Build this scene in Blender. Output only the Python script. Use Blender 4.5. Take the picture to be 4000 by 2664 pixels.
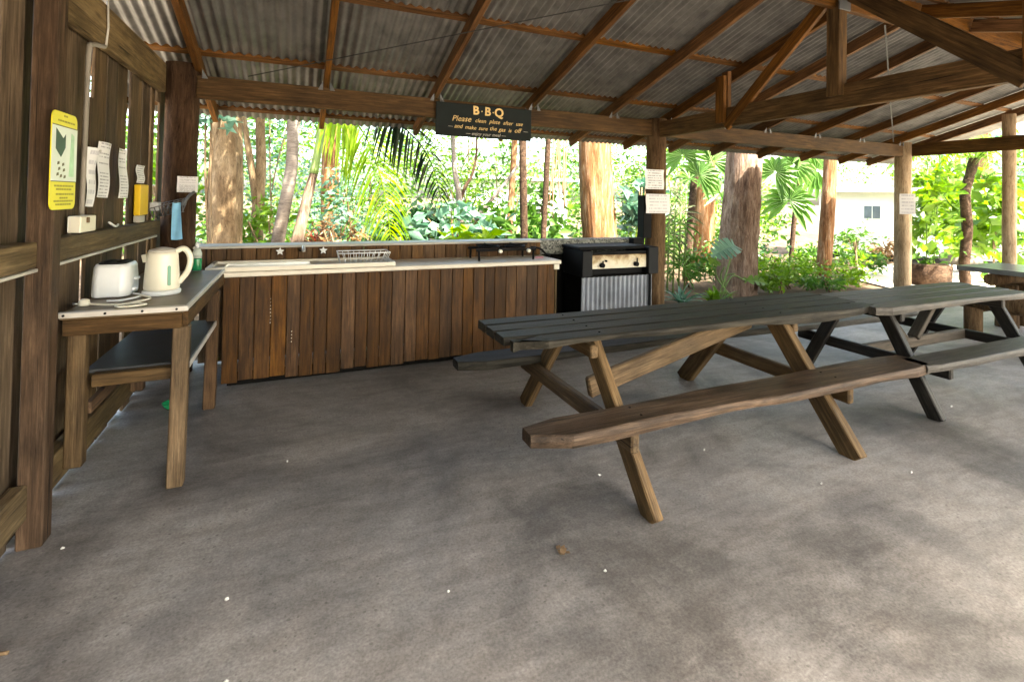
import bpy, bmesh, math, random
import numpy as np
from mathutils import Vector, Matrix, Euler
random.seed(7); rng = np.random.default_rng(7)
R = math.radians
for o in list(bpy.data.objects): bpy.data.objects.remove(o)
S = bpy.context.scene
C = S.collection

# ------------------------------------------------------------------ camera
cam = bpy.data.cameras.new('camera'); co = bpy.data.objects.new('camera', cam); C.objects.link(co)
cam.sensor_width = 36; cam.lens = 1994 / 4000 * 36
cam.shift_x = -(2079 - 2000) / 4000; cam.shift_y = -(1332 - 744) / 4000
cam.clip_start = .05; cam.clip_end = 2000
yaw, pitch, roll = R(24.48), R(.98), R(-1.02)
fw = Vector((math.sin(yaw) * math.cos(pitch), math.cos(yaw) * math.cos(pitch), math.sin(pitch)))
rt = Vector((math.cos(yaw), -math.sin(yaw), 0)); dn = fw.cross(rt)
r2 = rt * math.cos(roll) + dn * math.sin(roll); d2 = -rt * math.sin(roll) + dn * math.cos(roll)
mw = Matrix((r2, -d2, -fw)).transposed().to_4x4(); mw.translation = (0, 0, 1.55)
co.matrix_world = mw
S.camera = co

# ------------------------------------------------------------------ sky, sun, exposure
SUN_EL, SUN_AZ = R(56), R(158)          # azimuth clockwise from +Y
w = bpy.data.worlds.new('World'); S.world = w; w.use_nodes = True
nt = w.node_tree; bg = nt.nodes['Background']
sky = nt.nodes.new('ShaderNodeTexSky'); sky.sky_type = 'NISHITA'; sky.sun_disc = False
sky.sun_elevation = SUN_EL; sky.sun_rotation = SUN_AZ; sky.air_density = 1.0; sky.dust_density = 5.0; sky.ozone_density = 1.0
nt.links.new(sky.outputs[0], bg.inputs[0]); bg.inputs[1].default_value = .14
sl = bpy.data.lights.new('sun', 'SUN'); sl.energy = 3.6; sl.angle = R(.6); sl.color = (1, .95, .86)
so = bpy.data.objects.new('sun', sl); C.objects.link(so)
sdir = Vector((math.sin(SUN_AZ) * math.cos(SUN_EL), math.cos(SUN_AZ) * math.cos(SUN_EL), math.sin(SUN_EL)))
so.rotation_euler = sdir.to_track_quat('Z', 'Y').to_euler()
S.view_settings.view_transform = 'Standard'; S.view_settings.look = 'None'
S.view_settings.exposure = 3.92; S.view_settings.gamma = 1
S.view_settings.use_white_balance = True; S.view_settings.white_balance_temperature = 7300; S.view_settings.white_balance_tint = 4
S.render.engine = 'CYCLES'; S.cycles.max_bounces = 10; S.cycles.diffuse_bounces = 6; S.cycles.transparent_max_bounces = 12

# ------------------------------------------------------------------ materials
def newmat(name):
    m = bpy.data.materials.new(name); m.use_nodes = True
    n = m.node_tree.nodes; return m, n, m.node_tree.links, n['Principled BSDF']
def ramp(n, stops):
    r = n.new('ShaderNodeValToRGB'); e = r.color_ramp.elements
    e[0].position, e[0].color = stops[0][0], (*stops[0][1], 1); e[1].position, e[1].color = stops[-1][0], (*stops[-1][1], 1)
    for p, c in stops[1:-1]:
        k = e.new(p); k.color = (*c, 1)
    return r
def mix(n, l, a, b, fac, mode='MIX'):
    x = n.new('ShaderNodeMix'); x.data_type = 'RGBA'; x.blend_type = mode
    for s, v in ((6, a), (7, b), (0, fac)):
        if hasattr(v, 'links'): l.new(v, x.inputs[s])
        else: x.inputs[s].default_value = (*v, 1) if isinstance(v, tuple) else v
    return x.outputs[2]
def noise(n, l, vec, scale, detail=5, rough=.6, dist=0):
    t = n.new('ShaderNodeTexNoise'); t.inputs['Scale'].default_value = scale; t.inputs['Detail'].default_value = detail
    t.inputs['Roughness'].default_value = rough; t.inputs['Distortion'].default_value = dist
    if vec is not None: l.new(vec, t.inputs['Vector'])
    return t.outputs['Fac']
def coords(n, l, scale=(1, 1, 1), rand=True):
    tc = n.new('ShaderNodeTexCoord'); v = tc.outputs['Object']
    if rand:
        oi = n.new('ShaderNodeObjectInfo'); mm = n.new('ShaderNodeVectorMath'); mm.operation = 'MULTIPLY_ADD'
        l.new(oi.outputs['Random'], mm.inputs[0]); mm.inputs[1].default_value = (37, 19, 53); l.new(v, mm.inputs[2]); v = mm.outputs[0]
    mp = n.new('ShaderNodeMapping'); mp.inputs['Scale'].default_value = scale; l.new(v, mp.inputs[0]); return mp.outputs[0]
def bump(n, l, b, h, strength, dist=.01):
    bp = n.new('ShaderNodeBump'); bp.inputs['Strength'].default_value = strength; bp.inputs['Distance'].default_value = dist
    l.new(h, bp.inputs['Height']); l.new(bp.outputs[0], b.inputs['Normal'])
def wood(name, dark, mid, light, rough=.6, vary=.5, stain=.5, grain=1.0, spec=.4, streak=.0):
    m, n, l, b = newmat(name)
    v = coords(n, l, (1.1, 16 * grain, 16 * grain)); f = noise(n, l, v, 3, 7, .65, .4)
    rp = ramp(n, [(.28, dark), (.5, mid), (.74, light)]); l.new(f, rp.inputs[0]); col = rp.outputs[0]
    vf = coords(n, l, (2.2, 75 * grain, 75 * grain)); ff = noise(n, l, vf, 2.2, 5, .7, .3); rf = ramp(n, [(.3, (.62, .62, .62)), (.55, (1, 1, 1)), (.75, (1.25, 1.22, 1.18))]); l.new(ff, rf.inputs[0]); col = mix(n, l, col, rf.outputs[0], 1.0, 'MULTIPLY')
    vc = coords(n, l, (.55, 30 * grain, 30 * grain)); fc = noise(n, l, vc, 2.0, 3, .5, .8); rc = ramp(n, [(.30, (.22, .22, .22)), (.345, (1, 1, 1)), (1, (1, 1, 1))]); l.new(fc, rc.inputs[0]); col = mix(n, l, col, rc.outputs[0], 1.0, 'MULTIPLY')
    vk = coords(n, l, (1.6, 7, 7)); kn = n.new('ShaderNodeTexVoronoi'); kn.inputs['Scale'].default_value = 1.0; l.new(vk, kn.inputs['Vector']); rk = ramp(n, [(.05, (.35, .32, .3)), (.13, (1, 1, 1)), (1, (1, 1, 1))]); l.new(kn.outputs['Distance'], rk.inputs[0]); col = mix(n, l, col, rk.outputs[0], .8, 'MULTIPLY')
    v2 = coords(n, l, (.8, 2.5, 2.5)); f2 = noise(n, l, v2, 2.3, 6, .68)
    r2_ = ramp(n, [(.35, (1 - stain,) * 3), (.65, (1.12,) * 3)]); l.new(f2, r2_.inputs[0])
    col = mix(n, l, col, r2_.outputs[0], 1.0, 'MULTIPLY')
    oi = n.new('ShaderNodeObjectInfo'); mr = n.new('ShaderNodeMapRange'); l.new(oi.outputs['Random'], mr.inputs[0])
    mr.inputs[3].default_value = 1 - vary; mr.inputs[4].default_value = 1 + vary * .7
    hv = n.new('ShaderNodeHueSaturation'); l.new(col, hv.inputs['Color']); l.new(mr.outputs[0], hv.inputs['Value'])
    mr2 = n.new('ShaderNodeMapRange'); wn = n.new('ShaderNodeTexWhiteNoise'); wn.noise_dimensions = '1D'; l.new(oi.outputs['Random'], wn.inputs['W'])
    l.new(wn.outputs['Value'], mr2.inputs[0]); mr2.inputs[3].default_value = 1 - vary * .45; mr2.inputs[4].default_value = 1 + vary * .15; l.new(mr2.outputs[0], hv.inputs['Saturation'])
    l.new(hv.outputs[0], b.inputs['Base Color'])
    v3 = coords(n, l, (2, 60 * grain, 60 * grain)); f3 = noise(n, l, v3, 3, 4, .7)
    rr = n.new('ShaderNodeMapRange'); l.new(f2, rr.inputs[0]); rr.inputs[3].default_value = rough - .12; rr.inputs[4].default_value = min(1, rough + .15); l.new(rr.outputs[0], b.inputs['Roughness'])
    b.inputs['Specular IOR Level'].default_value = spec
    bump(n, l, b, f3, .6, .005); return m
def plain(name, c, rough=.5, metal=0, var=.12, scale=6, bmp=0, spec=.5):
    m, n, l, b = newmat(name); v = coords(n, l); f = noise(n, l, v, scale, 5)
    rp = ramp(n, [(.3, tuple(x * (1 - var) for x in c)), (.7, tuple(min(1, x * (1 + var)) for x in c))]); l.new(f, rp.inputs[0])
    l.new(rp.outputs[0], b.inputs['Base Color']); b.inputs['Roughness'].default_value = rough; b.inputs['Metallic'].default_value = metal
    b.inputs['Specular IOR Level'].default_value = spec
    if bmp: bump(n, l, b, noise(n, l, v, scale * 8, 4), bmp)
    return m
def leafmat(name, c1, c2, trans=.45, rough=.45):
    m, n, l, b = newmat(name)
    g = n.new('ShaderNodeNewGeometry'); f = noise(n, l, g.outputs['Position'], 2.6, 5, .75)
    f2 = g.outputs['Random Per Island']
    a = n.new('ShaderNodeMath'); a.operation = 'MULTIPLY_ADD'; l.new(f2, a.inputs[0]); a.inputs[1].default_value = .55
    s = n.new('ShaderNodeMath'); s.operation = 'SUBTRACT'; l.new(f, s.inputs[0]); s.inputs[1].default_value = .27; l.new(s.outputs[0], a.inputs[2])
    rp = ramp(n, [(.12, c1), (.8, c2)]); l.new(a.outputs[0], rp.inputs[0]); l.new(rp.outputs[0], b.inputs['Base Color'])
    b.inputs['Roughness'].default_value = rough; b.inputs['Specular IOR Level'].default_value = .35
    t = n.new('ShaderNodeBsdfTranslucent'); hs = n.new('ShaderNodeHueSaturation'); hs.inputs['Value'].default_value = 1.25; hs.inputs['Saturation'].default_value = 1.1
    l.new(rp.outputs[0], hs.inputs['Color']); l.new(hs.outputs[0], t.inputs[0])
    mx = n.new('ShaderNodeMixShader'); mx.inputs[0].default_value = trans
    l.new(b.outputs[0], mx.inputs[1]); l.new(t.outputs[0], mx.inputs[2]); l.new(mx.outputs[0], n['Material Output'].inputs[0]); return m
def bark(name, dark, mid, light, sc=(7, 7, 1.2), bmp=.8):
    m, n, l, b = newmat(name); v = coords(n, l, sc); f = noise(n, l, v, 2.2, 8, .7, .6)
    rp = ramp(n, [(.3, dark), (.5, mid), (.7, light)]); l.new(f, rp.inputs[0])
    v2 = coords(n, l, (1.2, 1.2, .5)); f2 = noise(n, l, v2, 2, 4); r = ramp(n, [(.35, (.6, .55, .5)), (.65, (1.1, 1.1, 1.1))]); l.new(f2, r.inputs[0])
    c = mix(n, l, rp.outputs[0], r.outputs[0], 1., 'MULTIPLY')
    v3 = coords(n, l, tuple(q * 2.7 for q in sc)); f3 = noise(n, l, v3, 2.4, 6, .75, 1.0); r3 = ramp(n, [(.32, (.42, .38, .35)), (.5, (1, 1, 1)), (.75, (1.22, 1.18, 1.12))]); l.new(f3, r3.inputs[0]); c = mix(n, l, c, r3.outputs[0], 1., 'MULTIPLY')
    l.new(c, b.inputs['Base Color']); b.inputs['Roughness'].default_value = .9
    b.inputs['Specular IOR Level'].default_value = .15
    ad = n.new('ShaderNodeMath'); ad.operation = 'MULTIPLY_ADD'; l.new(f3, ad.inputs[0]); ad.inputs[1].default_value = .6; l.new(f, ad.inputs[2]); bump(n, l, b, ad.outputs[0], bmp, .05); return m
def concrete():
    m, n, l, b = newmat('worn_concrete'); v = coords(n, l, (1, 1, 1), False)
    big = noise(n, l, v, .75, 7, .62, .6); mid = noise(n, l, v, 2.4, 8, .72, .6)
    vs = coords(n, l, (1.2, 5, 1), False); st = noise(n, l, vs, 2.2, 6, .7, .5)
    rp = ramp(n, [(.36, (.105, .098, .092)), (.46, (.19, .178, .168)), (.55, (.245, .23, .217)), (.68, (.31, .292, .277))]); l.new(big, rp.inputs[0])
    r2_ = ramp(n, [(.30, (.74, .75, .77)), (.44, (.95, .95, .96)), (.6, (1.02, 1, .99)), (.78, (1.16, 1.13, 1.1))]); l.new(mid, r2_.inputs[0])
    r3 = ramp(n, [(.35, (.78, .76, .75)), (.6, (1.05, 1.05, 1.05))]); l.new(st, r3.inputs[0])
    c = mix(n, l, rp.outputs[0], r2_.outputs[0], 1., 'MULTIPLY'); c = mix(n, l, c, r3.outputs[0], 1., 'MULTIPLY')
    md = noise(n, l, v, 16, 6, .72, .4); r5 = ramp(n, [(.3, (.82, .815, .81)), (.5, (1, 1, 1)), (.72, (1.1, 1.1, 1.09))]); l.new(md, r5.inputs[0]); c = mix(n, l, c, r5.outputs[0], 1., 'MULTIPLY')
    sp = noise(n, l, v, 1.05, 3, .5, .3); r6 = ramp(n, [(.30, (.45, .46, .48)), (.41, (1, 1, 1)), (1, (1, 1, 1))]); l.new(sp, r6.inputs[0]); c = mix(n, l, c, r6.outputs[0], .8, 'MULTIPLY')
    fine = noise(n, l, v, 90, 4, .7); r4 = ramp(n, [(.3, (.66, .66, .66)), (.7, (1.26, 1.26, 1.26))]); l.new(fine, r4.inputs[0]); c = mix(n, l, c, r4.outputs[0], 1., 'MULTIPLY')
    vo = n.new('ShaderNodeTexVoronoi'); vo.inputs['Scale'].default_value = 30; l.new(v, vo.inputs['Vector'])
    gate = noise(n, l, v, 1.3, 3); gr = ramp(n, [(.36, (0, 0, 0)), (.55, (1, 1, 1))]); l.new(gate, gr.inputs[0])
    wn = n.new('ShaderNodeSeparateColor'); l.new(vo.outputs['Color'], wn.inputs[0])
    th = n.new('ShaderNodeMath'); th.operation = 'MULTIPLY'; l.new(wn.outputs[0], th.inputs[0]); th.inputs[1].default_value = .22
    lt = n.new('ShaderNodeMath'); lt.operation = 'LESS_THAN'; l.new(vo.outputs['Distance'], lt.inputs[0]); l.new(th.outputs[0], lt.inputs[1])
    mm = n.new('ShaderNodeMath'); mm.operation = 'MULTIPLY'; l.new(lt.outputs[0], mm.inputs[0]); l.new(gr.outputs[0], mm.inputs[1])
    m3 = n.new('ShaderNodeMath'); m3.operation = 'MULTIPLY'; l.new(mm.outputs[0], m3.inputs[0]); m3.inputs[1].default_value = .55
    c = mix(n, l, c, (.06, .055, .05), m3.outputs[0]); l.new(c, b.inputs['Base Color'])
    rr = n.new('ShaderNodeMapRange'); l.new(mid, rr.inputs[0]); rr.inputs[3].default_value = .42; rr.inputs[4].default_value = .7; l.new(rr.outputs[0], b.inputs['Roughness'])
    b.inputs['Specular IOR Level'].default_value = .4
    bump(n, l, b, fine, .25, .003); return m
def paper_mat(name, lines=14, ink=.25):
    m, n, l, b = newmat(name); tc = n.new('ShaderNodeTexCoord'); sx = n.new('ShaderNodeSeparateXYZ'); l.new(tc.outputs['Generated'], sx.inputs[0])
    def mth(op, a, bb=None):
        k = n.new('ShaderNodeMath'); k.operation = op
        for i, q in enumerate((a, bb)):
            if q is None: continue
            if hasattr(q, 'links'): l.new(q, k.inputs[i])
            else: k.inputs[i].default_value = q
        return k.outputs[0]
    yy = mth('MULTIPLY', sx.outputs['Y'], lines); fr = mth('FRACT', yy); row = mth('FLOOR', yy)
    band = mth('MULTIPLY', mth('GREATER_THAN', fr, .3), mth('LESS_THAN', fr, .72))
    cb = n.new('ShaderNodeCombineXYZ'); l.new(mth('MULTIPLY', sx.outputs['X'], 26), cb.inputs[0]); l.new(mth('MULTIPLY', row, 7.3), cb.inputs[1])
    nz = noise(n, l, cb.outputs[0], 1, 1); wd = mth('GREATER_THAN', nz, .46)
    cb2 = n.new('ShaderNodeCombineXYZ'); l.new(mth('MULTIPLY', row, 3.7), cb2.inputs[0]); nz2 = noise(n, l, cb2.outputs[0], 1, 0)
    ins = mth('MULTIPLY', mth('GREATER_THAN', sx.outputs['X'], .12), mth('LESS_THAN', sx.outputs['X'], .88))
    k = mth('MULTIPLY', mth('MULTIPLY', band, wd), mth('MULTIPLY', ins, mth('GREATER_THAN', nz2, .45)))
    l.new(mix(n, l, (.78, .78, .8), (ink, ink, ink * 1.1), k), b.inputs['Base Color']); b.inputs['Roughness'].default_value = .7; return m

M = {}
M['roofwood'] = wood('rafter_hardwood', (0.045, 0.017, 0.003), (0.125, 0.05, 0.01), (0.22, 0.092, 0.02), rough=0.6, vary=0.3, stain=0.45, spec=0.15)
M['beamwood'] = wood('beam_hardwood', (0.034, 0.017, 0.0045), (0.085, 0.042, 0.011), (0.16, 0.082, 0.023), rough=0.62, vary=0.25, stain=0.5, spec=0.15)
M['wallwood'] = wood('weathered_wallboard', (0.055, 0.033, 0.017), (0.125, 0.08, 0.042), (0.215, 0.145, 0.082), rough=0.72, vary=0.4, stain=0.5, spec=0.2)
M['railwood'] = wood('rail_pine', (0.07, 0.045, 0.02), (0.15, 0.1, 0.045), (0.24, 0.17, 0.085), rough=0.68, vary=0.2, stain=0.5, spec=0.2)
M['postwood'] = wood('dark_hardwood_post', (0.04, 0.022, 0.011), (0.095, 0.052, 0.026), (0.17, 0.10, 0.055), rough=0.66, vary=0.2, stain=0.6, spec=0.2)
M['benchwood'] = wood('bench_front_hardwood', (0.032, 0.012, 0.0025), (0.098, 0.04, 0.009), (0.175, 0.08, 0.02), rough=0.5, vary=0.38, stain=0.5, spec=0.2)
M['splashwood'] = wood('splash_hardwood', (0.06, 0.027, 0.008), (0.13, 0.062, 0.02), (0.2, 0.105, 0.038), rough=0.55, vary=0.3, stain=0.35, spec=0.2)
M['tablewood'] = wood('grey_green_table_timber', (0.01, 0.0085, 0.006), (0.027, 0.0232, 0.0165), (0.066, 0.056, 0.042), rough=0.55, vary=0.25, stain=0.55, spec=0.12)
M['tablewood2'] = wood('silver_table_timber', (0.03, 0.025, 0.02), (0.07, 0.06, 0.049), (0.14, 0.122, 0.102), rough=0.5, vary=0.2, stain=0.5, spec=0.22)
M['seatwood'] = wood('brown_seat_timber', (0.028, 0.016, 0.009), (0.074, 0.046, 0.028), (0.155, 0.102, 0.066), rough=0.5, vary=0.2, stain=0.6, spec=0.2)
M['legwood'] = wood('tan_leg_timber', (0.06, 0.034, 0.013), (0.14, 0.083, 0.035), (0.24, 0.155, 0.075), rough=0.6, vary=0.3, stain=0.55, spec=0.2)
M['blacklegwood'] = wood('blackened_leg_timber', (0.008, 0.0065, 0.005), (0.022, 0.018, 0.014), (0.055, 0.046, 0.036), rough=0.5, vary=0.3, stain=0.5, spec=0.2)
M['greylegwood'] = wood('grey_leg_timber', (0.045, 0.033, 0.022), (0.085, 0.066, 0.046), (0.14, 0.115, 0.085), rough=0.65, vary=0.3, stain=0.4, spec=0.2)
M['logpost'] = bark('dressed_log', (.06, .034, .016), (.13, .08, .042), (.22, .145, .08), (9, 9, 1.2), .35)
M['palepost'] = bark('pale_dressed_log', (.26, .185, .115), (.40, .30, .195), (.52, .41, .29), (9, 9, 1.2), .3)
M['cornerlog'] = bark('dark_corner_log', (.025, .013, .007), (.062, .034, .019), (.13, .078, .046), (7, 7, 1.0), .45)
M['iron'] = plain('aged_galvanised_roofing', (.15, .143, .134), .42, .4, .4, 5)
M['galv'] = plain('galvanised_bracket', (.12, .125, .13), .45, .5, .2)
M['strap'] = plain('dull_strap', (.035, .034, .032), .6, .3, .2)
M['conduit'] = plain('aged_conduit', (.24, .215, .18), .55, 0, .2)
M['steel'] = plain('stainless_steel', (.62, .6, .56), .28, .9, .12)
M['cream'] = plain('cream_worktop', (.72, .66, .56), .35, 0, .08)
M['white'] = plain('white_plastic', (.74, .76, .78), .3, 0, .05)
M['ivory'] = plain('ivory_plastic', (.76, .72, .60), .32, 0, .05)
M['pvc'] = plain('grey_pvc', (.48, .45, .40), .5, 0, .1)
M['black'] = plain('black_steel', (.004, .004, .0045), .7, 0, .4, 6, 0, .15)
M['charcoal'] = plain('charcoal_enamel', (.008, .0088, .0105), .6, 0, .3, 6, 0, .2)
M['soot'] = plain('soot_black', (.006, .0055, .005), .95, 0, .5, 4, .5, .1)
M['green'] = plain('green_liquid_plastic', (.01, .22, .08), .2, 0, .1)
M['gauge'] = plain('green_gauge', (.06, .25, .16), .3, 0, .1)
M['blue'] = plain('blue_cloth', (.22, .5, .75), .85, 0, .12, 12)
M['yellow'] = plain('yellow_print', (.75, .68, .04), .4, 0, .06)
M['amber'] = plain('amber_plastic', (.8, .52, .02), .4, 0, .06)
M['signwhite'] = plain('sign_white', (.72, .78, .72), .4, 0, .06)
M['signgreen'] = plain('sign_green_print', (.42, .66, .45), .4, 0, .15, 20)
M['darkgreen'] = plain('dark_green_print', (.03, .065, .05), .5, 0, .2)
M['ink'] = plain('dark_print', (.12, .11, .05), .5, 0, .1)
M['signboard'] = plain('black_green_board', (.003, .007, .0065), .6, 0, .3, 8, 0, .2)
M['gold'] = plain('cream_lettering', (.72, .50, .2), .6, 0, .15)
M['pale'] = plain('pale_lettering', (.4, .38, .33), .6, 0, .15)
M['laminate'] = plain('worn_laminate', (.13, .09, .05), .4, 0, .3, 5, 0, .35)
M['alu'] = plain('aluminium_strip', (.52, .49, .45), .45, .3, .15)
M['shelf'] = plain('dark_shelf_board', (.04, .042, .045), .42, 0, .25)
M['paper'] = paper_mat('printed_paper', 17, .36); M['paper2'] = paper_mat('printed_notice', 8, .34); M['paper3'] = paper_mat('faint_notice', 6, .55)
M['concrete'] = concrete()
M['petal'] = plain('white_petal', (.42, .41, .38), .7, 0, .05)
M['drystain'] = plain('dry_leaf', (.16, .10, .05), .8, 0, .3)
# pebble concrete
m, n, l, b = newmat('pebble_concrete'); v = coords(n, l); vo = n.new('ShaderNodeTexVoronoi'); vo.inputs['Scale'].default_value = 55; l.new(v, vo.inputs['Vector'])
rp = ramp(n, [(.1, (.06, .065, .06)), (.9, (.36, .36, .32))]); sc = n.new('ShaderNodeSeparateColor'); l.new(vo.outputs['Color'], sc.inputs[0]); l.new(sc.outputs[0], rp.inputs[0])
l.new(rp.outputs[0], b.inputs['Base Color']); b.inputs['Roughness'].default_value = .7; bump(n, l, b, vo.outputs['Distance'], .6, .01); M['pebble'] = m
def soilmat(name, a, bb, c, sc):
    m, n, l, b = newmat(name); v = coords(n, l, (1, 1, 1), False); f = noise(n, l, v, sc, 8, .7, .5); rp = ramp(n, [(.3, a), (.5, bb), (.7, c)]); l.new(f, rp.inputs[0])
    l.new(rp.outputs[0], b.inputs['Base Color']); b.inputs['Roughness'].default_value = .95; b.inputs['Specular IOR Level'].default_value = .1; bump(n, l, b, noise(n, l, v, sc * 9, 5), .7, .03); return m
M['soil'] = soilmat('leaf_mulch', (.035, .024, .016), (.075, .052, .035), (.13, .094, .068), 2.0)
M['sand'] = soilmat('pale_sand', (.36, .31, .27), (.44, .40, .35), (.52, .48, .43), .8)
M['lime'] = leafmat('lime_leaf', (.05, .12, .012), (.16, .27, .03))
M['mid'] = leafmat('mid_leaf', (.025, .075, .012), (.085, .18, .03))
M['deep'] = leafmat('deep_leaf', (.010, .035, .012), (.035, .095, .03), .3)
M['teal'] = leafmat('bluish_leaf', (.03, .10, .065), (.17, .30, .22), .35, .3)
M['olive'] = leafmat('olive_leaf', (.05, .065, .03), (.15, .165, .085), .35)
M['yellowleaf'] = leafmat('yellow_leaf', (.11, .20, .01), (.24, .36, .025), .6)
M['shadefrond'] = leafmat('shaded_frond_leaf', (.006, .018, .008), (.022, .045, .022), .12, .35)  # shade under the eave is put into this darker leaf colour
M['red'] = leafmat('red_leaf', (.12, .02, .015), (.32, .09, .06), .3)
M['dead'] = leafmat('dead_leaf', (.10, .05, .02), (.28, .17, .08), .3)
M['stem'] = plain('green_stem', (.10, .17, .04), .6, 0, .2)
M['crownshaft'] = plain('green_crownshaft', (.17, .24, .07), .5, 0, .2)
M['barkbrown'] = bark('brown_bark', (.085, .055, .03), (.16, .115, .07), (.24, .185, .125), (5, 5, 1.5), .5)
M['barkgrey'] = bark('grey_ringed_bark', (.10, .085, .08), (.16, .14, .13), (.23, .205, .19), (2, 2, 9), .4)
M['barkpaper'] = bark('paperbark', (.10, .036, .012), (.26, .13, .06), (.47, .35, .25), (9, 9, .9), 1.0)
M['barkpink'] = bark('pinkish_bark', (.09, .05, .034), (.27, .19, .15), (.42, .34, .29), (9, 9, 1.6), 1.0)
M['barkdark'] = bark('dark_fibrous_bark', (.025, .015, .01), (.06, .036, .024), (.12, .08, .055), (5, 5, 6), 1.0)
M['barkred'] = bark('reddish_bark', (.16, .07, .04), (.3, .16, .10), (.42, .26, .18))
M['vine'] = plain('dry_vine', (.22, .12, .06), .9, 0, .3)
M['housewhite'] = plain('white_cabin_wall', (.78, .77, .74), .6, 0, .04)
M['houseroof'] = plain('pale_cabin_roof', (.55, .55, .54), .5, .2, .1)
M['glass'] = plain('window_glass', (.12, .15, .18), .08, 0, .3, 3)

# ------------------------------------------------------------------ builders
LOC = {}
def tag(o, label=None, cat=None, group=None, kind=None):
    if label: o['label'] = label
    if cat: o['category'] = cat
    if group: o['group'] = group
    if kind: o['kind'] = kind
    return o
def thing(name, loc, label, cat, group=None, kind=None):
    o = bpy.data.objects.new(name, None); C.objects.link(o); o.location = loc; o.empty_display_size = .1
    LOC[o.name] = Matrix.Translation(loc); return tag(o, label, cat, group, kind)
def place(name, me, mat, parent, world):
    if mat and not me.materials: me.materials.append(mat)
    o = bpy.data.objects.new(name, me); C.objects.link(o)
    LOC[o.name] = world
    if parent is not None:
        o.parent = parent; o.matrix_local = LOC[parent.name].inverted() @ world
    else: o.matrix_world = world
    return o
def mesh(name, V, F, smooth=False):
    me = bpy.data.meshes.new(name); me.from_pydata([tuple(v) for v in V], [], F)
    if smooth: me.polygons.foreach_set('use_smooth', [True] * len(me.polygons))
    me.update(); return me
BOX = {}
def boxmesh(lx, ly, lz, bev=.004, mat=None):
    key = (round(lx, 3), round(ly, 3), round(lz, 3), round(bev, 4), mat.name if mat else '')
    if key in BOX: return BOX[key]
    bm = bmesh.new(); bmesh.ops.create_cube(bm, size=1)
    for v in bm.verts: v.co = Vector((v.co.x * lx, v.co.y * ly, v.co.z * lz))
    if bev > 0: bmesh.ops.bevel(bm, geom=list(bm.edges), offset=min(bev, min(lx, ly, lz) * .3), segments=1, affect='EDGES')
    me = bpy.data.meshes.new('box'); bm.to_mesh(me); bm.free(); BOX[key] = me
    if mat: me.materials.append(mat)
    return me
def frame(p0, p1, up=(0, 0, 1)):
    p0, p1, up = Vector(p0), Vector(p1), Vector(up); x = (p1 - p0).normalized(); y = up.cross(x)
    if y.length < 1e-4: y = Vector((0, 1, 0)).cross(x) if abs(x.y) < .9 else Vector((1, 0, 0)).cross(x)
    y.normalize(); z = x.cross(y); m = Matrix((x, y, z)).transposed().to_4x4(); m.translation = (p0 + p1) / 2; return m, (p1 - p0).length
def beam(name, p0, p1, wdt, hgt, mat, parent=None, up=(0, 0, 1), bev=.004, wob=0):
    """timber with local X along its length, wdt across, hgt along up"""
    m, L = frame(p0, p1, up)
    if wob: m = m @ Euler((random.uniform(-wob, wob), random.uniform(-wob, wob) * .15, random.uniform(-wob, wob) * .15)).to_matrix().to_4x4()
    return place(name, boxmesh(L, wdt, hgt, bev, mat), mat, parent, m)
def block(name, lo, hi, mat, parent=None, bev=.004, axis='x'):
    """axis aligned box from lo to hi, grain along axis"""
    lo, hi = Vector(lo), Vector(hi); c = (lo + hi) / 2; d = hi - lo
    if axis == 'x': return beam(name, (lo.x, c.y, c.z), (hi.x, c.y, c.z), d.y, d.z, mat, parent, (0, 0, 1), bev)
    if axis == 'y': return beam(name, (c.x, lo.y, c.z), (c.x, hi.y, c.z), d.x, d.z, mat, parent, (0, 0, 1), bev)
    return beam(name, (c.x, c.y, lo.z), (c.x, c.y, hi.z), d.x, d.y, mat, parent, (0, 1, 0), bev)
def tubemesh(pts, rad, seg=10, jit=0, cap=True, flat=1.0):
    pts = [Vector(p) for p in pts]; n = len(pts); rad = rad if isinstance(rad, (list, tuple)) else [rad] * n; V, F = [], []
    ref = Vector((0, 1, 0)) if abs((pts[-1] - pts[0]).normalized().y) < .9 else Vector((1, 0, 0))
    lob = [1 + jit * random.uniform(-1, 1) for _ in range(seg)]
    for i, p in enumerate(pts):
        t = (pts[min(i + 1, n - 1)] - pts[max(i - 1, 0)]).normalized(); a = (ref - t * ref.dot(t)).normalized(); b_ = t.cross(a); ref = a
        for k in range(seg):
            th = 2 * math.pi * k / seg; r = rad[i] * (lob[k] + jit * .5 * random.uniform(-1, 1))
            V.append(p + a * (r * math.cos(th)) + b_ * (r * flat * math.sin(th)))
    for i in range(n - 1):
        for k in range(seg): F.append((i * seg + k, i * seg + (k + 1) % seg, (i + 1) * seg + (k + 1) % seg, (i + 1) * seg + k))
    if cap: F.append(tuple(reversed(range(seg)))); F.append(tuple(range((n - 1) * seg, n * seg)))
    return V, F
def tube(name, pts, rad, mat, parent=None, seg=10, jit=0, cap=True, smooth=True, flat=1.0):
    o0 = Vector(pts[0]); V, F = tubemesh([Vector(p) - o0 for p in pts], rad, seg, jit, cap, flat)
    me = mesh(name, V, F, smooth)
    if smooth and cap:
        for p in me.polygons[-2:]: p.use_smooth = False
    return place(name, me, mat, parent, Matrix.Translation(o0))
def lerp_pts(a, b_, k): a, b_ = Vector(a), Vector(b_); return [a.lerp(b_, i / (k - 1)) for i in range(k)]
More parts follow.
